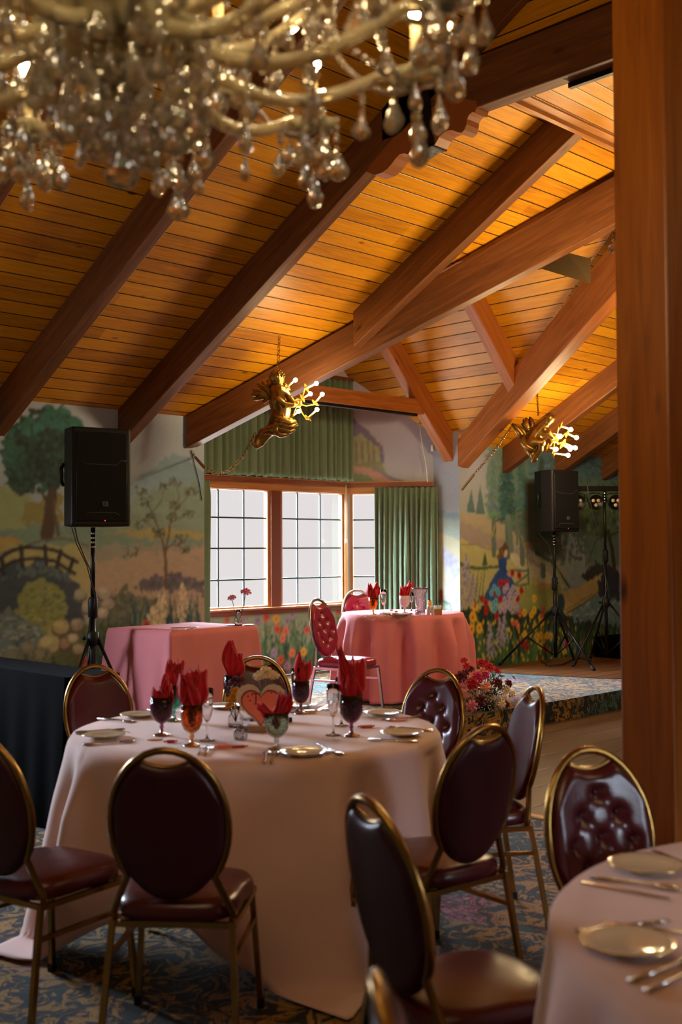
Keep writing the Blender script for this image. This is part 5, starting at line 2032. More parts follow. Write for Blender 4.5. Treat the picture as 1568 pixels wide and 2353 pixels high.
TC = (3.06, 3.61)
TZ = .755
table_under('banquet_table', (TC[0], TC[1], 0), .75, TZ - .006, 'round folding banquet table under the big blush cloth')
round_cloth('tablecloth', (TC[0], TC[1], 0), .757, TZ, 1.14, math.radians(-67), 'blush cloth over the large round table, one corner trailing on the carpet', 'cloth_main', nf=13, amp=.022, flare=.10, off=(-.15, -.06))
T3 = (2.38, .72)
table_under('banquet_table', (T3[0], T3[1], 0), .76, TZ - .006, 'round folding banquet table under the cloth at the bottom right corner')
round_cloth('tablecloth', (T3[0], T3[1], 0), .77, TZ, 1.15, math.radians(20), 'blush pink cloth over the round table at the bottom right corner', 'cloth_main', nf=13, amp=.016, flare=.14, seed=4)
T2 = (7.52, 6.83)
SZ = ST + .755
table_under('sweetheart_table', (T2[0], T2[1], ST), .53, .749, 'small round table under the pink cloth before the bay window')
o = round_cloth('tablecloth', (T2[0], T2[1], ST), .545, .755, 1, 0, 'pink cloth hanging to the floor over the small round table by the bay', 'cloth_pink', nf=12, amp=.062, circle=.545 + .742, flare=.06, seed=9)

# rectangular table on the stage
RT = [np.array(at_z(x, y, SZ)[:2]) for x, y in ((391, 1453), (590, 1438))]
eu = RT[1] - RT[0]
Lr = float(np.hypot(*eu))
eu = eu / Lr
rtz = math.atan2(eu[1], eu[0])
Wr = .70
root = thing('gift_table', 'small square table under the pink cloth in front of the left curtain', 'table', (float(RT[0][0]), float(RT[0][1]), ST), rtz)
mb = MB()
mb.box((Lr / 2, Wr / 2, .735), (Lr - .02, Wr - .02, .025))
mb.build('tabletop', plain('laminate_square', srgb(150, 120, 90), .5), root, bevel=.004)
for x in (.06, Lr - .06):
    for y in (.06, Wr - .06):
        mb = MB()
        mb.tube([(x, y, .73), (x, y, .01)], .014, 8)
        mb.build('leg', M['blackmetal'], root)
mb = MB()
per = []
n1, n2 = 60, 46
for (a, b, n) in (((0, 0), (Lr, 0), n1), ((Lr, 0), (Lr, Wr), n2), ((Lr, Wr), (0, Wr), n1), ((0, Wr), (0, 0), n2)):
    for i in range(n):
        per.append((a[0] + (b[0] - a[0]) * i / n, a[1] + (b[1] - a[1]) * i / n, i / n))
N = len(per)


def RC(i, j):
    x, y, t = per[i % N]
    if j < 3:
        k = (0, .5, 1)[j]
        return (Lr / 2 + (x - Lr / 2) * k, Wr / 2 + (y - Wr / 2) * k, .757)
    v = (j - 2) / 22
    d = .745 * v
    cor = max(0, 1 - min(t, 1 - t) / .16)
    c = Vector((x - Lr / 2, y - Wr / 2))
    nrm = Vector((0, -1)) if y < 1e-6 else Vector((0, 1)) if y > Wr - 1e-6 else Vector((-1 if x < Lr / 2 else 1, 0))
    if cor > 0:
        nrm = (nrm * (1 - cor * .5) + c.normalized() * cor).normalized()
    out = .008 + .045 * v + .07 * v * cor ** 1.5 + .012 * v * math.sin(t * 18 + x * 7) - .03 * v * max(0, math.sin(PI * min(1, cor * 1.0)))
    return (x + nrm.x * out, y + nrm.y * out, .757 - d if j > 3 else .757 - d)


mb.grid(RC, N, 25, wrap=True)
o = mb.build('tablecloth', M['cloth_pink'])
o.location = (float(RT[0][0]), float(RT[0][1]), ST)
o.rotation_euler = (0, 0, rtz)
tag(o, 'pink cloth hanging to the floor over the small square table', 'tablecloth')


# ---------------------------------------------------------------- chairs
def banquet_chair(tufted, label, pos, face, group=None, stage=False):
    """round-backed stacking chair; faces local +y"""
    root = thing('banquet_chair', label, 'chair', pos, face - PI / 2, group)
    lean = .20

    def by(z):
        return -.185 - lean * (z - .44)
    # seat
    mb = MB()

    def seat_out(a):
        ca, sa = math.cos(a), math.sin(a)
        e = .55
        x = math.copysign(abs(ca) ** e, ca) * (.205 if sa > 0 else .19)
        y = math.copysign(abs(sa) ** e, sa) * .205
        return x, y
    lay = [(.93, .405), (.99, .412), (1.0, .43), (.985, .448), (.93, .462), (.8, .470), (.5, .476), (0.01, .478)]
    n = 48
    vs = []
    for k, z in lay:
        for j in range(n):
            x, y = seat_out(2 * PI * j / n)
            vs.append((x * k, y * k, z))
    fs = [(i * n + j, i * n + (j + 1) % n, (i + 1) * n + (j + 1) % n, (i + 1) * n + j) for i in range(len(lay) - 1) for j in range(n)]
    fs.append(tuple(range(n - 1, -1, -1)))
    mb.add(vs, fs, 0, True)
    VB = M['vinyl_lit' if stage else 'vinyl']
    FB_ = M['brass_lit' if stage else 'brass']
    mb.build('seat', VB, root)
    # back pad with hand-hold notch
    W, zc, Hh = .168, .690, .222
    nx, nz = 41, 49
    btn = [(0, .12), (-.062, .062), (.062, .062), (-.10, -.015), (0, .0), (.10, -.015), (-.058, -.075), (.058, -.075), (0, -.125)]
    grv = [((0, .12), (-.062, .062)), ((0, .12), (.062, .062)), ((-.062, .062), (-.10, -.015)), ((-.062, .062), (0, 0)), ((.062, .062), (0, 0)), ((.062, .062), (.10, -.015)),
           ((-.10, -.015), (-.058, -.075)), ((0, 0), (-.058, -.075)), ((0, 0), (.058, -.075)), ((.10, -.015), (.058, -.075)), ((-.058, -.075), (0, -.125)), ((.058, -.075), (0, -.125))]

    def tops(x):
        q = math.sqrt(max(0, 1 - (x / W) ** 2))
        t = Hh * q
        notch = .182 + .022 * (min(1, abs(x) / .078)) ** 2
        return (min(t, notch) if abs(x) < .078 else t), -Hh * q

    def pad(side):
        def P(i, j):
            x = W * math.sin(PI * (i / (nx - 1) - .5)) * .9995
            t, b = tops(x)
            v = j / (nz - 1)
            v = .5 - .5 * math.cos(PI * v)
            z = b + (t - b) * v
            ed = min(1.0, (W - abs(x)) / .035, (t - z) / .035 if t > z else 0, (z - b) / .035 if z > b else 0)
            ed = max(0, ed)
            th = .026 * math.sqrt(max(0, 1 - (1 - ed) ** 2))
            if side > 0 and tufted and th > 0:
                th *= 1.25
                dm = min(math.hypot(x - p[0], z - p[1]) for p in btn)
                th -= .022 * math.exp(-(dm / .019) ** 2)
                g = 9
                for (a, c) in grv:
                    ax, az, cx_, cz = a[0], a[1], c[0], c[1]
                    dx_, dz_ = cx_ - ax, cz - az
                    u = max(0, min(1, ((x - ax) * dx_ + (z - az) * dz_) / (dx_ * dx_ + dz_ * dz_)))
                    g = min(g, math.hypot(x - ax - u * dx_, z - az - u * dz_))
                th -= .007 * math.exp(-(g / .009) ** 2)
                th = max(th, .002)
            curve = .05 * (x / W) ** 2 * .35
            return (x, by(zc + z) + curve + (th if side > 0 else -th * .75), zc + z)
        return P
    mb = MB()
    mb.grid(pad(1), nx, nz)
    mb.build('backrest', VB, root, recalc=False)
    mb = MB()
    mb.grid(pad(-1), nx, nz)
    mb.build('back_cover', M['vinyl_back'], root, recalc=False)
    if tufted:
        mb = MB()
        for (x, z) in btn:
            mb.ball((x, by(zc + z) + .05 * (x / W) ** 2 * .35 + .014, zc + z), .0065, 8, sc=(1, .5, 1))
        mb.build('tuft_buttons', M['button'], root)
    # frame hoop
    pts = [(-.176, -.165, .385), (-.180, by(.44) + .012, .43)]
    for k in range(29):
        a = math.radians(222 - (222 + 42) * k / 28)
        x, z = .176 * math.cos(a), zc + .004 + .230 * math.sin(a)
        pts.append((x, by(z) + .05 * (x / W) ** 2 * .3, z))
    pts += [(.180, by(.44) + .012, .43), (.176, -.165, .385)]
    mb = MB()
    mb.tube(pts, .0115, 8)
    mb.build('back_frame', FB_, root)
    # hand-hold rim
    mb = MB()
    rim = [(x, by(zc + tops(x)[0]) + .004, zc + tops(x)[0] + .001) for x in [-.077 + .154 * k / 14 for k in range(15)]]
    mb.tube(rim, .006, 6)
    mb.build('handhold_rim', FB_, root)
    mb = MB()
    mb.tube([(-.185, -.18, .395), (.185, -.18, .395), (.19, .18, .395), (-.19, .18, .395)], .010, closed=True, square=True)
    mb.build('seat_frame', FB_, root)
    for x in (-1, 1):
        for y, fy in ((-.18, -.245), (.18, .215)):
            mb = MB()
            mb.tube([(x * .180, y, .405), (x * .186, y + (fy - y) * .3, .30), (x * .205, fy, .012)], .0100, square=True)
            lg = mb.build('leg', FB_, root)
            mb = MB()
            mb.tube([(x * .2047, fy - .0, .03), (x * .2055, fy + (fy - y) * .01, .0)], .0125, square=True)
            mb.build('foot_cap', M['black'], lg)
        mb = MB()
        mb.tube([(x * .187, -.20, .30), (x * .187, .193, .30)], .008, square=True)
        mb.build('stretcher', FB_, root)
    return root


def place_chair(top_px, face_deg, tufted, label, zb=0.0, group=None):
    """stand a chair so that the top of its hoop is seen at photo position top_px"""
    t = at_z(top_px[0], top_px[1], zb + .925)
    a = math.radians(face_deg)
    off = .185 + .20 * (.925 - .44)
    return banquet_chair(tufted, label, (float(t[0]) + math.cos(a) * off, float(t[1]) + math.sin(a) * off, zb), a, group, zb > 0)


GA = 'banquet chairs round the large table'
place_chair((378, 1724), 41, False, 'burgundy round-backed chair seen from behind, nearest the front of the large table', group=GA)
place_chair((-52, 1690), 12, False, 'burgundy round-backed chair cut off by the left edge of the picture', group=GA)
place_chair((216, 1530), 262, False, 'plain-backed burgundy chair beside the black cloth-covered stand', group=GA)
place_chair((592, 1510), 228, False, 'burgundy chair on the far side of the large table behind the heart sign', group=GA)
place_chair((1010, 1539), 184, True, 'dark burgundy chair at the right of the large table, left of the floor flowers', group=GA)
place_chair((1122, 1670), 84, False, 'burgundy chair with a brass hoop, back to us, in front of the floor flowers', group=GA)
place_chair((1234, 1580), 146, False, 'burgundy chair seen edge-on with a bright glare on its inner back', group=GA)
GB = 'banquet chairs round the bottom right table'
place_chair((1348, 1722), 250, True, 'button-tufted burgundy chair facing us beside the wooden post', group=GB)
place_chair((838, 1836), -19, False, 'burgundy chair seen sideways in the foreground with an open hand-hold', group=GB)
place_chair((862, 2256), -42, False, 'chair whose hoop just shows at the bottom edge of the picture', group=GB)
GC = 'tufted chairs by the bay window'
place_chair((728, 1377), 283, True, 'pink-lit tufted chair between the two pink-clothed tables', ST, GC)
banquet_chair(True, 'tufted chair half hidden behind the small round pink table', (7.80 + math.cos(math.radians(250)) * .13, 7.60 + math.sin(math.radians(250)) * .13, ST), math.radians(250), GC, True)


# ---------------------------------------------------------------- tableware
def goblet(label, pos, mat, h=.150, r=.042, lobes=12, group=None, name='goblet'):
    root = thing(name, label, 'goblet', pos, 0, group)
    k = h / .15
    out = [(.001, .048 * k), (.016, .049 * k), (.030, .060 * k), (r * .97, .085 * k), (r, .115 * k), (r * .96, h)]
    inn = [(r * .90, h), (r * .93, .115 * k), (r * .88, .088 * k), (.025, .066 * k), (.001, .058 * k)]
    mb = MB()
    mb.lathe(out + inn, 36, lobes=lobes, lamp=.018)
    mb.build('bowl', mat, root)
    mb = MB()
    mb.lathe([(.011, .050 * k), (.0075, .040 * k), (.011, .033 * k), (.007, .025 * k), (.009, .012 * k), (.02, .007 * k), (.035, .004), (.036, .0), (0, .0)], 24)
    mb.build('stem_foot', mat, root)
    return root


def flute(label, pos, h=.205, r=.0265, group=None):
    root = thing('champagne_flute', label, 'glass', pos, 0, group)
    mb = MB()
    mb.lathe([(.001, .072), (.010, .078), (.018, .098), (.0245, .135), (r, .17), (r * .93, h), (r * .88, h), (r * .94, .17), (.0225, .136), (.016, .102), (.008, .084), (.001, .080)], 24)
    mb.build('bowl', M['g_clear'], root)
    mb = MB()
    mb.lathe([(.004, .073), (.0033, .03), (.0045, .012), (.012, .005), (.031, .002), (.031, 0), (0, 0)], 22)
    mb.build('stem_foot', M['g_clear'], root)
    return root


def napkin(label, pos, petals, z0=.072, seed=1, group='red napkins standing in glasses'):
    """folded cloth napkin stuffed in a glass; petals are (tip offset, depth, height, width, pointed 0-1, bow)"""
    mb = MB()
    rs = random.Random(seed)
    for (tx, ty, h, w, pt, bow) in petals:
        n, m = 19, 20
        ph, fr_ = rs.uniform(0, 6), rs.uniform(2.2, 3.6)

        def P(i, j):
            u, v = 2 * i / (n - 1) - 1, j / (m - 1)
            g = min(1, max(0, (v - .18) / .42))
            g = g * g * (3 - 2 * g)
            W = .017 + (w / 2 - .017) * g
            if v > .55:
                q = (v - .55) / .45
                W *= (1 - pt) * math.sqrt(max(0, 1 - .35 * q * q)) + pt * max(.03, 1 - q ** 1.35)
            z = z0 + h * v - (.10 * h * u * u * v * (1 - pt))
            x = u * W + tx * v ** 1.6
            y = ty * v ** 1.4 + bow * u * u * W + .014 * g * math.sin(fr_ * PI * u + ph + 2.5 * v) + .004 * g * math.sin(7 * u + 9 * v + ph)
            z += .013 * g * v * math.sin(6.5 * u + ph)
            x += .006 * g * math.sin(8 * v + 3 * u + ph)
            if v < .35:
                x, y = x * (.5 + .5 * v / .35) , y * (v / .35) + .010 * math.sin(u * 3 + ph) * (1 - v / .35)
            return (x, y, z)
        mb.grid(P, n, m)
    o = mb.build('napkin', M['napkin'], recalc=False)
    so = o.modifiers.new('thick', 'SOLIDIFY')
    so.thickness = .0022
    o.location = pos
    o.rotation_euler = (0, 0, YAW - PI / 2)
    return tag(o, label, 'napkin', group)


PLATE = None


def plate(label, pos, group, r=.088):
    global PLATE
    if PLATE is None:
        root = thing('side_plate', label, 'plate', pos, 0, group)
        mb = MB()
        mb.lathe([(0, .003), (.050, .003), (.058, .006), (.0865, .0135), (.088, .0150), (.0865, .0158), (.058, .0088), (.050, .006), (0, .006)], 40)
        mb.lathe([(.045, 0), (.050, 0), (.050, .004), (.045, .004)], 32)
        mb.build('plate_body', M['plate'], root)
        mb = MB()
        mb.lathe([(.0840, .0152), (.0870, .0164), (.0884, .0155), (.0884, .0140)], 40, lobes=20, lamp=.006)
        mb.build('scalloped_rim', M['platerim'], root)
        PLATE = root
        return root
    return dup(PLATE, pos, 0, label, group)


def cutlery(kind):
    mb = MB()
    if kind == 'knife':
        mb.prism([(-.006, -.10), (.006, -.10), (.0055, -.01), (.009, 0), (.0095, .08), (.004, .105), (-.004, .10), (-.005, 0), (-.0055, -.01)], 0, .0024, 0, 'z')
    elif kind == 'spoon':
        mb.tube([(0, -.10, .002), (0, -.03, .003), (0, .03, .005), (0, .045, .004)], [.0055, .0035, .003, .004], 8)
        mb.ball((0, .072, .0045), .021, 12, sc=(.8, 1.35, .16))
    else:
        mb.tube([(0, -.10, .002), (0, -.03, .003), (0, .03, .006), (0, .045, .006)], [.0055, .0035, .003, .004], 8)
        mb.prism([(-.011, .05), (-.008, .042), (.008, .042), (.011, .05), (.0115, .062), (-.0115, .062)], .004, .0062, 0, 'z')
        for x in (-.0095, -.0032, .0032, .0095):
            mb.tube([(x, .060, .005), (x, .080, .006), (x * .9, .100, .008)], [.0018, .0016, .0008], 6)
    return mb


CUT = {}


def put_cut(kind, label, pos, rz, group, mat='silver'):
    if kind not in CUT:
        o = cutlery(kind).build({'knife': 'dinner_knife', 'spoon': 'teaspoon', 'fork': 'dinner_fork'}[kind], M[mat])
        CUT[kind] = o
    else:
        o = CUT[kind].copy()
        COL.objects.link(o)
    o.location = pos
    o.rotation_euler = (0, 0, rz)
    return tag(o, label, {'knife': 'knife', 'spoon': 'spoon', 'fork': 'fork'}[kind], group)


def on_table(px, py, z=TZ, c=TC, R=.66):
    p = at_z(px, py, z)
    v = Vector((p[0] - c[0], p[1] - c[1]))
    if v.length > R:
        v = v.normalized() * R
    return (c[0] + v.x, c[1] + v.y, z + .001)


GP = 'side plates on the large table'
PL = [((698, 1735), 'side plate at the front edge of the large table, right of the teaspoons'),
      ((240, 1695), 'side plate at the left edge of the large table, nearer of the left pair'),
      ((292, 1644), 'side plate at the far left of the large table, in front of the plain-backed chair'),
      ((500, 1617), 'side plate at the back of the large table, left of the yellow flowers'),
      ((720, 1608), 'side plate at the back of the large table, beyond the clear flutes'),
      ((900, 1641), 'side plate at the right of the large table, farther of the right pair'),
      ((924, 1690), 'side plate at the right of the large table, nearer of the right pair')]
ppos = []
for (x, y), lab in PL:
    p = on_table(x, y)
    ppos.append(p)
    plate(lab, p, GP)
names = ['front', 'near left', 'far left', 'back left', 'back', 'far right', 'near right']
GC_ = 'cutlery on the large table'
for k, p in enumerate(ppos):
    rad = Vector((TC[0] - p[0], TC[1] - p[1])).normalized()
    tan = Vector((-rad.y, rad.x))
    yaw = math.atan2(rad.y, rad.x) - PI / 2
    w = names[k]
    side = {0: 1, 1: -1, 2: -1, 3: 1, 4: 1, 5: 1, 6: 1}[k]
    r_ = Vector(p[:2])
    for i, kd in enumerate(('knife', 'spoon')):
        q = r_ - tan * side * (-.125 - .028 * i) * 1
        if k == 0:
            break
        if (q - Vector(TC)).length > .70:
            q = Vector(TC) + (q - Vector(TC)).normalized() * .68
        put_cut(kd, '%s lying beside the %s side plate of the large table' % (kd, w), (q.x, q.y, TZ + .0015), yaw + .05 * i, GC_)
    for i in range(2):
        q = r_ - tan * side * (.125 + .030 * i)
        if k == 0:
            break
        if (q - Vector(TC)).length > .68:
            q = Vector(TC) + (q - Vector(TC)).normalized() * .67
        put_cut('fork', '%s fork beside the %s side plate of the large table' % (('inner', 'outer')[i], w), (q.x, q.y, TZ + .0015), yaw - .06 * i, GC_)


def aim(a, b, z=TZ):
    A_, B_ = at_z(*a, z), at_z(*b, z)
    m = (A_ + B_) / 2
    return (float(m[0]), float(m[1]), z + .0015), math.atan2(B_[1] - A_[1], B_[0] - A_[0]) - PI / 2


for (a, b, kd, lab) in (((606, 1757), (616, 1727), 'spoon', 'teaspoon pointing at us at the front edge of the large table, left one of two'),
                        ((622, 1757), (638, 1727), 'spoon', 'teaspoon at the front edge of the large table, right one of two'),
                        ((735, 1714), (795, 1740), 'spoon', 'long spoon right of the front side plate'), ((722, 1708), (770, 1738), 'fork', 'fork lying right of the front side plate'),
                        ((455, 1740), (470, 1712), 'fork', 'fork left of the orange gift at the front of the large table'),
                        ((470, 1742), (488, 1714), 'fork', 'second fork left of the orange gift at the front of the large table')):
    p, yaw = aim(a, b)
    put_cut(kd, lab, p, yaw, GC_)

GN = 'red napkins standing in glasses'
GG = 'coloured goblets on the large table'


def T(px, py, R=.70):
    return on_table(px, py, TZ, TC, R)


gp = T(372, 1690)
goblet('dark purple goblet stuffed with a red napkin, left of the amber one', gp, M['g_purple'], .155, .046, group=GG)
napkin('red napkin in the left dark purple goblet', gp, [(.018, 0, .165, .045, .8, .3), (-.012, -.02, .120, .075, .2, .5), (.022, .02, .125, .070, .4, -.4)], seed=2)
gp = T(441, 1714)
goblet('amber goblet with an orange-red stem holding a tall red napkin', gp, M['g_amber'], .158, .042, group=GG)
napkin('tall red napkin fanning out of the amber goblet on the large table', gp, [(.022, .01, .225, .105, .05, .35), (-.030, -.015, .205, .085, .35, .4), (.0, -.03, .15, .08, .3, .6)], seed=3)
gp = T(400, 1657)
goblet('teal green goblet behind the amber and dark purple ones', gp, M['g_teal'], .16, .042, group=GG)
napkin('red napkin in the teal green goblet', gp, [(-.02, 0, .19, .07, .6, .3), (.02, .02, .19, .08, .3, -.3)], seed=4)
gp = T(636, 1722)
goblet('pale green goblet in front of the heart sign', gp, M['g_green'], .138, .046, group=GG)
napkin('red napkin flopping left out of the pale green goblet', gp, [(-.062, -.01, .095, .06, .5, .6), (.034, .0, .135, .075, .15, .5), (.018, .03, .125, .06, .5, -.4)], seed=5)
gp = T(808, 1692)
goblet('purple-stemmed goblet holding the tallest red napkin at the right', gp, M['g_purple'], .165, .047, group=GG)
napkin('tallest red napkin, peaked like a sail, in the purple-stemmed goblet', gp, [(-.050, .0, .285, .070, .85, .3), (.018, .015, .235, .120, .25, .3), (.0, -.03, .17, .085, .3, .6)], seed=6)
gp = T(692, 1640)
goblet('smoky dark goblet at the back of the large table', gp, M['g_purple'], .15, .040, group=GG)
napkin('small red napkin in the smoky dark goblet at the back', gp, [(-.008, 0, .20, .055, .8, .3), (.026, .01, .165, .07, .3, .3)], seed=7)
gp = T(532, 1622)
goblet('goblet with a red napkin behind the yellow flowers', gp, M['g_purple'], .15, .040, group=GG)
napkin('pointed red napkin left of the heart sign', gp, [(-.006, 0, .235, .095, .75, .3), (.045, .01, .17, .08, .7, .3)], seed=8)
GF = 'champagne flutes on the large table'
for (x, y), lab in (((476, 1702), 'champagne flute right of the amber goblet'), ((766, 1690), 'champagne flute nearest the purple-stemmed goblet'),
                    ((785, 1668), 'champagne flute behind the purple-stemmed goblet'), ((683, 1638), 'champagne flute beside the smoky goblet at the back')):
    flute(lab, T(x, y), group=GF)

# centrepiece: heart sign, vases, flowers
hp = T(600, 1683)
yawc = YAW - PI / 2
root = thing('heart_sign', 'red heart-shaped card sign with a lacy cream border and the letter T', 'sign', (hp[0], hp[1], TZ + .03), yawc)


def heart_pts(s, n=60):
    r = []
    for i in range(n):
        t = 2 * PI * i / n
        x = 16 * math.sin(t) ** 3
        y = 13 * math.cos(t) - 5 * math.cos(2 * t) - 2 * math.cos(3 * t) - math.cos(4 * t)
        r.append((x / 16 * s, y / 16 * s + s * .9))
    return r


mb = MB()
lp = []
for i, (x, y) in enumerate(heart_pts(.100, 120)):
    k = 1 + .035 * abs(math.sin(i * PI / 4))
    lp.append((x * k, (y - .09) * k + .09))
mb.prism(lp, .002, .005, 0)
mb.build('lace_border', M['lace'], root)
mb = MB()
mb.prism([(x * 1.0, z + .008) for x, z in heart_pts(.082)], -.003, .002, 0)
mb.build('card_edge', M['heart_ink'], root)
mb = MB()
mb.prism([(x, z + .0115) for x, z in heart_pts(.0765)], -.0045, -.003, 0)
cd = mb.build('card_face', M['heart'], root)
mb = MB()
for (x, z, w, h) in ((-.020, .110, .006, .046), (-.020, .130, .034, .005), (-.0355, .126, .004, .011), (-.0045, .126, .004, .011), (-.020, .087, .016, .004)):
    mb.box((x, -.0052, z), (w, .001, h))
mb.build('letter', M['heart_ink'], cd)
mb = MB()
for (x, z) in ((-.052, .118), (-.044, .100), (.030, .142), (.044, .132), (.022, .066)):
    mb.ball((x, -.0052, z), .0035, 8, sc=(1, .2, 1))
o = mb.build('printed_dots', M['heart_ink'], cd)
o['kind'] = 'stuff'
mb = MB()
mb.tube([(0, .004, .04), (0, .006, -.029)], .004, 8)
mb.build('stake', M['lace'], root)
mb = MB()
mb.box((-.01, .02, -.016), (.10, .06, .026))
mb.build('wooden_block', plain('aged_wood', srgb(150, 112, 70), .7, noise=.3, nscale=20), root, bevel=.004)


def bloom_mb(r, petals=(5, 6, 7), seed=1, open_=1.0):
    """layered rose-like flower head facing +z"""
    rs = random.Random(seed)
    mb = MB()
    for ring, n in enumerate(petals):
        k = (ring + 1) / len(petals)
        for j in range(n):
            a0 = 2 * PI * (j + rs.uniform(-.12, .12)) / n + ring
            wd = 2 * PI / n * .75
            tilt = k * open_

            def P(i, q):
                u, v = i / 5 - .5, q / 5
                a = a0 + wd * u * (1.2 - .2 * v)
                rr = r * (.12 + (.30 + .62 * k) * v * (.45 + .55 * tilt))
                z = r * (.95 - .35 * k) * math.sin(v * PI * .55) * (1.15 - tilt * .55) - r * .18 * tilt * v * v - r * .22 * (u * 2) ** 2 * v
                return (rr * math.cos(a), rr * math.sin(a), z)
            mb.grid(P, 6, 6)
    mb.ball((0, 0, r * .18), r * .28, 8)
    return mb


BLOOM = {}


def bloom(parent, pos, r, mat, direction=(0, 0, 1), name='bloom', seed=0):
    key = (mat, name)
    if key not in BLOOM:
        o = bloom_mb(1.0, seed=len(BLOOM) + 1).build(name, M[mat], parent)
        BLOOM[key] = o
    else:
        o = BLOOM[key].copy()
        COL.objects.link(o)
        o.parent = parent
    d = Vector(direction).normalized()
    o.location = pos
    o.rotation_euler = (d.to_track_quat('Z', 'Y').to_matrix() @ Matrix.Rotation(seed * 1.3, 3, 'Z')).to_euler()
    o.scale = (r, r, r)
    return o


def bud_vase(label, pos, h=.085, r=.028, mat='g_clear', name='bud_vase'):
    root = thing(name, label, 'vase', pos)
    mb = MB()
    mb.lathe([(0, .0), (r * .95, .0), (r, h * .2), (r * .95, h * .5), (r * .45, h * .78), (r * .6, h), (r * .52, h), (r * .36, h * .78), (r * .86, h * .5), (r * .9, h * .2), (r * .8, h * .06), (0, h * .06)], 28)
    mb.build('vase_body', M[mat], root)
    return root


cv = cam_ob.matrix_world.to_3x3()
away = Vector((fwd.x, fwd.y, 0)).normalized()
side_ = Vector((rgt.x, rgt.y, 0))


def bouquet(label, cat, base, heads, stem_from, name='flower', group=None):
    """flowers standing in something: stems are parts, heads their sub-parts"""
    root = thing(name, label, cat, base, 0, group)
    for i, (dx_, dz_, dd_, r, mat) in enumerate(heads):
        p = side_ * dx_ + away * dd_ + Vector((0, 0, dz_))
        mb = MB()
        q = Vector((0, 0, stem_from))
        mb.tube([q, q.lerp(p, .5) + side_ * dx_ * .1, p], .0022, 6)
        st = mb.build('stem', M['stem'], root)
        bloom(st, p, r, mat, (p - q).normalized() * .6 - away * .55 + Vector((0, 0, .35)), seed=i)
    return root


vp = T(542, 1670)
bud_vase('small clear vase of yellow flowers left of the heart sign', vp, .085, .032)
bouquet('yellow flowers in the clear vase left of the heart sign', 'flowers', vp, [(-.012, .115, .0, .030, 'fl_yellow'), (.022, .135, .01, .026, 'fl_yellow'), (.0, .148, .0, .024, 'fl_yellow'),
        (-.028, .088, -.01, .018, 'fl_yellow')], .02, 'yellow_flowers')
vp = T(572, 1655)
bud_vase('small clear vase holding a dark red rose behind the yellow flowers', vp, .085, .028)
bouquet('dark red rose leaning left above the yellow flowers', 'rose', vp, [(-.055, .165, 0, .036, 'fl_dark'), (-.085, .155, .01, .022, 'fl_dark')], .02, 'dark_rose')
vp = T(612, 1655)
bud_vase('small clear vase holding a cream flower behind the heart sign', vp, .11, .028)
bouquet('cream flower showing above the top of the heart sign', 'flower', vp, [(.0, .206, -.02, .038, 'fl_cream'), (-.030, .192, -.01, .028, 'fl_cream'), (.032, .194, -.01, .027, 'fl_cream')], .03, 'cream_flower')
p = T(553, 1700)
mb = MB()
mb.lathe([(0, 0), (.024, 0), (.028, .02), (.026, .05), (.023, .05), (.024, .02), (.02, .006), (0, .006)], 22, lobes=8, lamp=.05)
o = mb.build('votive_holder', M['g_crystal'])
o.location = p
tag(o, 'cut glass votive holder in front of the yellow flowers', 'votive holder')
p = T(664, 1660)
mb = MB()
mb.box((0, 0, .011), (.022, .022, .022))
o = mb.build('small_dark_box', M['black'], bevel=.002)
o.location = p
tag(o, 'tiny black box right of the heart sign', 'box')
# favours: wrapped sweets and gift tags
for (x, y), sx, mat, lab in (((512, 1720), (.036, .022, .014), 'heart', 'little orange wrapped gift at the front of the large table'),
                             ((548, 1718), (.05, .018, .007), 'candy', 'magenta wrapped sweet right of the orange gift'),
                             ((392, 1706), (.03, .02, .008), 'candy', 'magenta wrapped sweet below the dark purple goblet'),
                             ((356, 1701), (.04, .03, .003), 'honey', 'round honey-coloured token left of the amber goblet'),
                             ((916, 1657), (.06, .02, .006), 'heart', 'red folded favour near the right side plates'),
                             ((712, 1638), (.05, .03, .012), 'honey', 'yellow favour beside the smoky goblet'),
                             ((842, 1672), (.05, .02, .010), 'heart', 'red favour right of the purple-stemmed goblet')):
    p = T(x, y)
    mb = MB()
    mb.box((0, 0, sx[2] / 2), sx)
    for s in (-1, 1):
        mb.tube([(s * sx[0] * .5, 0, sx[2] / 2), (s * (sx[0] * .5 + .012), 0, sx[2] / 2)], [.002, sx[2] * .5], 8)
    o = mb.build('table_favour', M[mat], bevel=.001)
    o.location = p
    o.rotation_euler = (0, 0, yawc + .3)
    tag(o, lab, 'favour', 'small favours on the large table')

# right-hand table settings
def T3p(px, py):
    return on_table(px, py, TZ, T3, .66)


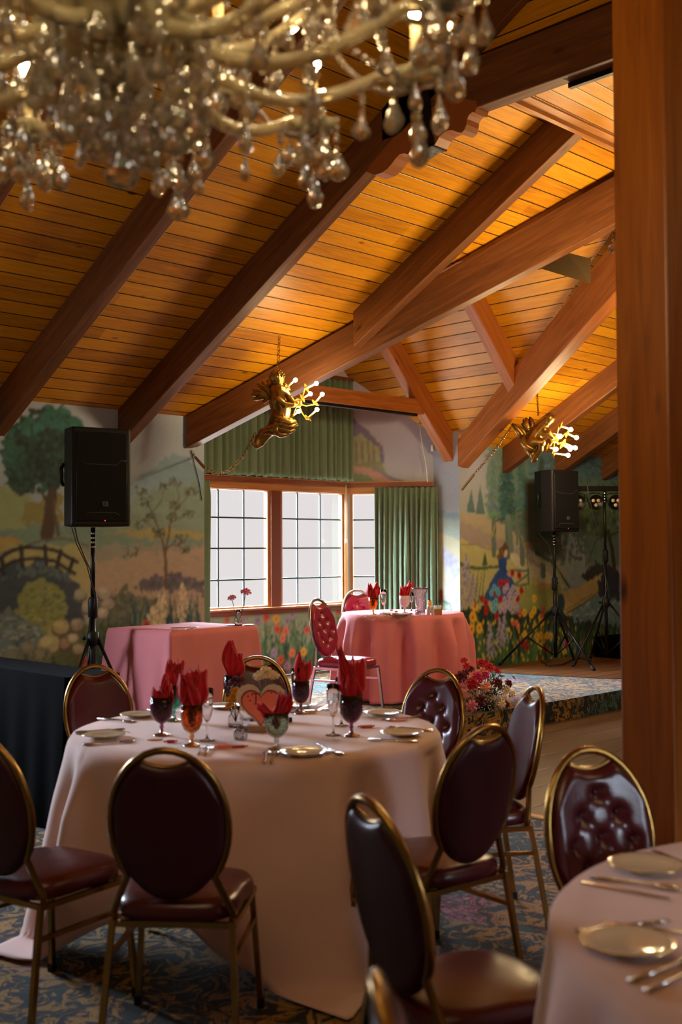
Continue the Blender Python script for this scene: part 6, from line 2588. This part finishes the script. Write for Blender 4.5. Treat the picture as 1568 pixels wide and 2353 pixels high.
pl = [(T3p(1466, 1994), 'side plate at the far edge of the bottom right table'), (T3p(1428, 2180), 'side plate at the left edge of the bottom right table, nearer the camera')]
for p, lab in pl:
    plate(lab, p, 'side plates on the bottom right table')
for (a, b, kd, lab) in (((1362, 2034), (1510, 2062), 'knife', 'knife below the far side plate of the bottom right table'),
                        ((1380, 2022), (1540, 2044), 'spoon', 'spoon below the far side plate of the bottom right table'),
                        ((1335, 2140), (1480, 2128), 'fork', 'fork behind the nearer side plate of the bottom right table'),
                        ((1568, 2146), (1440, 2130), 'knife', 'knife with a bright tip behind the nearer side plate'),
                        ((1440, 2285), (1568, 2235), 'spoon', 'spoon in front of the nearer side plate of the bottom right table'),
                        ((1400, 2262), (1540, 2215), 'fork', 'fork just in front of the nearer side plate'),
                        ((1560, 1985), (1490, 1958), 'knife', 'knife behind the far side plate of the bottom right table')):
    p, yaw = aim(a, b)
    v = Vector((p[0] - T3[0], p[1] - T3[1]))
    if v.length > .66:
        v = v.normalized() * .64
    put_cut(kd, lab, (T3[0] + v.x, T3[1] + v.y, p[2]), yaw, 'cutlery on the bottom right table')


# small round table on the stage
def T2p(px, py, R=.50):
    return on_table(px, py, SZ, T2, R)


g2 = 'things on the small round pink table'
gp = T2p(858, 1413)
goblet('amber goblet at the left of the small round pink table', gp, M['g_amber'], .150, .040)
napkin('red napkin with two points in the amber goblet by the bay curtain', gp, [(-.035, 0, .195, .08, .5, .3), (.042, .01, .205, .075, .7, .3), (0, -.02, .15, .09, .2, .5)], seed=11)
gp = T2p(930, 1409)
goblet('milky pink goblet beside the cut crystal vase', gp, M['g_milk'], .155, .047)
napkin('red napkin leaning right out of the milky pink goblet', gp, [(.055, 0, .205, .075, .1, .3), (-.012, .01, .17, .08, .2, .4)], seed=12)
flute('champagne flute between the amber and milky goblets by the bay curtain', T2p(882, 1411), .215, .030)
flute('small clear glass just left of the cut crystal vase', T2p(946, 1404), .14, .026)
p = T2p(966, 1413)
root = thing('crystal_vase', 'tall flared cut crystal vase on the small round pink table', 'vase', p)
mb = MB()
h = .235
mb.lathe([(0, 0), (.042, 0), (.044, .02), (.041, .05), (.046, .12), (.052, .17), (.064, .215), (.074, h), (.068, h), (.058, .21), (.046, .165), (.040, .12), (.036, .05), (.034, .02), (0, .016)], 40, lobes=12, lamp=.025)
mb.build('vase_body', M['g_crystal'], root)
p = T2p(988, 1408)
root = thing('honey_figurine', 'small honey-coloured figurine right of the cut crystal vase', 'figurine', p)
mb = MB()
mb.lathe([(0, 0), (.022, 0), (.026, .02), (.022, .055), (.016, .065), (.020, .085), (.014, .105), (0, .11)], 20)
mb.build('figurine_body', M['honey'], root)
mb = MB()
for s in (-1, 1):
    mb.ball((s * .014, 0, .105), .008, 8)
mb.build('ears', M['honey'], root)
p = T2p(1020, 1414)
root = thing('salt_basket', 'small kraft box holding white packets at the right of the small round table', 'box', p, yawc)
mb = MB()
mb.box((0, 0, .026), (.07, .05, .052))
mb.build('kraft_box', M['box'], root, bevel=.003)
for i in range(4):
    mb = MB()
    mb.box((-.024 + .016 * i, .004 * (i % 2), .062), (.012, .03, .034), rot=Matrix.Rotation(.2 * (i - 1.5), 3, 'Y'))
    mb.build('packet', M['paper'], root)
p = T2p(1003, 1415)
mb = MB()
mb.prism([(-.026, 0), (-.018, .075), (.018, .075), (.026, 0), (.020, 0), (.012, .068), (-.012, .068), (-.020, 0)], -.02, .02)
o = mb.build('folded_card', M['paper'])
o.location = p
o.rotation_euler = (0, 0, yawc + .5)
tag(o, 'folded white card standing beside the kraft box', 'card')
plate('side plate in front of the milky goblet on the small round table', T2p(922, 1415), g2)
plate('side plate left of the cut crystal vase with pink trinkets around it', T2p(895, 1413), g2)
for k, (x, y, wh) in enumerate(((876, 1412, 'just right of the amber goblet'), (900, 1404, 'behind the left side plate'), (911, 1407, 'between the two side plates'),
                                (945, 1412, 'just left of the cut crystal vase'))):
    p = T2p(x, y)
    mb = MB()
    mb.ball((0, 0, .006), .010, 8, sc=(1.3, 1, .6))
    mb.tube([(-.016, 0, .006), (.016, 0, .006)], [.006, .006], 6)
    o = mb.build('wrapped_sweet', M['candy' if k % 2 else 'napkin'])
    o.location = p
    tag(o, 'tiny wrapped sweet %s on the small round table' % wh, 'sweet', 'wrapped sweets on the small round table')
# fringe of tiny dried flowers along the front edge
mb = MB()
rs = random.Random(17)
ctr = math.atan2(-(math.sin(YAW)), -(math.cos(YAW)))
for k in range(420):
    a = ctr + rs.uniform(-.75, .12)
    r = .545 + rs.uniform(-.03, .035)
    z = SZ + .004 if r < .545 else SZ - rs.uniform(0, .045)
    mb.ball((T2[0] + r * math.cos(a), T2[1] + r * math.sin(a), z + rs.uniform(0, .006)), rs.uniform(.002, .0042), 5)
o = mb.build('dried_flower_garland', M['breath'])
tag(o, 'thin garland of tiny cream dried flowers along the front edge of the small round table', 'garland', kind='stuff')

# things on the square table
vp = at_z(548, 1438, SZ)
vp = (float(vp[0]), float(vp[1]), SZ + .002)
bud_vase('clear glass vase with two pink flowers on the square table', vp, .115, .030, 'g_clear')
root = bouquet('two tall pink flowers in the vase on the square table', 'flowers', vp, [(-.048, .205, 0, .034, 'fl_pink'), (.058, .248, 0, .042, 'fl_pink')], .02, 'pink_flowers')
for (x, y), lab in (((532, 1437), 'flat grey petal card left of the vase on the square table'), ((572, 1437), 'flat grey petal card right of the vase on the square table')):
    p = at_z(x, y, SZ)
    mb = MB()
    mb.ball((0, 0, .006), .045, 14, sc=(1, 1, .06))
    o = mb.build('glass_saucer', M['plate'])
    o.location = (float(p[0]), float(p[1]), SZ + .001)
    tag(o, lab.replace('flat grey petal card', 'shallow pale saucer'), 'saucer', 'saucers beside the vase')
for (a, b, kd, lab) in (((372, 1448), (425, 1446), 'knife', 'knife on the left of the square table'), ((395, 1444), (455, 1443), 'spoon', 'spoon behind the knife on the square table'),
                        ((400, 1450), (440, 1447), 'fork', 'fork nearest the front corner of the square table')):
    p, yaw = aim(a, b, SZ + .002)
    put_cut(kd, lab, p, yaw, 'cutlery on the square table')

# ---------------------------------------------------------------- floor flowers at the stage edge
fb = at_z(1136, 1633, ST)
FB = Vector((float(fb[0]), float(fb[1]) + .12, ST))
root = thing('floor_flower_arrangement', 'large arrangement of red, pink and cream flowers at the front edge of the stage', 'flower arrangement', FB)
pxm = 9.1 / FPX


def F(px, py, d=0.0):
    return side_ * ((px - 1136) * pxm) + away * d + Vector((0, 0, (1633 - py) * pxm))


mb = MB()
rs = random.Random(20)
for k in range(150):
    x, y, d = rs.gauss(1136, 30), rs.uniform(1560, 1640), rs.uniform(-.10, .16)
    p = F(x, y, d)
    if p.z < .03:
        p.z = .03 + rs.random() * .03
    u = Vector((rs.uniform(-1, 1), rs.uniform(-1, 1), rs.uniform(-.2, 1))).normalized()
    w = u.orthogonal().normalized() * .014
    L_ = rs.uniform(.04, .09)
    mb.add([p, p + u * L_ * .5 + w, p + u * L_, p + u * L_ * .5 - w], [(0, 1, 2, 3)])
for k in range(26):
    x = rs.uniform(1095, 1195)
    mb.tube([(0, 0, .03), F(x * .5 + 568, 1600, 0), F(x, rs.uniform(1535, 1600), rs.uniform(-.05, .1))], .003, 5)
o = mb.build('foliage', M['leaf'], root)
o['kind'] = 'stuff'
mb = MB()
for k in range(1500):
    a, b = rs.gauss(0, 1), rs.gauss(0, 1)
    x, y = 1128 + a * 34, 1612 + b * 20
    if y > 1646 or abs(a) > 2 or y < 1560:
        continue
    p = F(x, y, -.08 + rs.uniform(-.04, .06) + abs(a) * .03)
    mb.ball(p, rs.uniform(.0028, .0052), 5)
o = mb.build('babys_breath', M['breath'], root)
o['kind'] = 'stuff'
mb = MB()
mb.lathe([(0, 0), (.09, 0), (.10, .02), (.11, .07), (.10, .07), (.09, .02), (0, .01)], 24)
mb.build('dish', M['black'], root)
for k, (x, y, r, mat, d) in enumerate(((1084, 1556, .052, 'fl_dark', -.06), (1096, 1548, .036, 'fl_dark', -.02), (1111, 1570, .052, 'fl_red', -.10), (1124, 1557, .046, 'fl_hot', -.06),
                                       (1136, 1546, .045, 'fl_peach', -.02), (1142, 1552, .036, 'fl_hot', -.05), (1154, 1536, .046, 'fl_red', .0), (1172, 1545, .030, 'fl_red', .03),
                                       (1135, 1527, .044, 'fl_red', .04), (1146, 1525, .030, 'fl_red', .05), (1095, 1520, .030, 'fl_red', .03), (1100, 1533, .034, 'fl_red', .0), (1110, 1540, .030, 'fl_dark', .0),
                                       (1080, 1577, .040, 'fl_pink', -.08), (1094, 1573, .034, 'fl_pink', -.08), (1140, 1577, .046, 'fl_peach', -.10), (1170, 1573, .052, 'fl_dark', -.02),
                                       (1127, 1606, .046, 'fl_dark', -.16), (1106, 1618, .048, 'fl_pink', -.17), (1079, 1610, .026, 'fl_red', -.12), (1190, 1587, .040, 'fl_cream', -.02),
                                       (1198, 1574, .036, 'fl_dark', .02), (1206, 1597, .032, 'fl_cream', .0), (1184, 1605, .030, 'fl_cream', -.06), (1178, 1617, .034, 'fl_cream', -.10),
                                       (1190, 1620, .026, 'fl_dark', -.08))):
    p = F(x, y, d)
    bloom(root, p, r, mat, (p - Vector((0, 0, .15))).normalized() * .5 - away * .9 + Vector((0, 0, .3)), name='rose_bloom', seed=k)
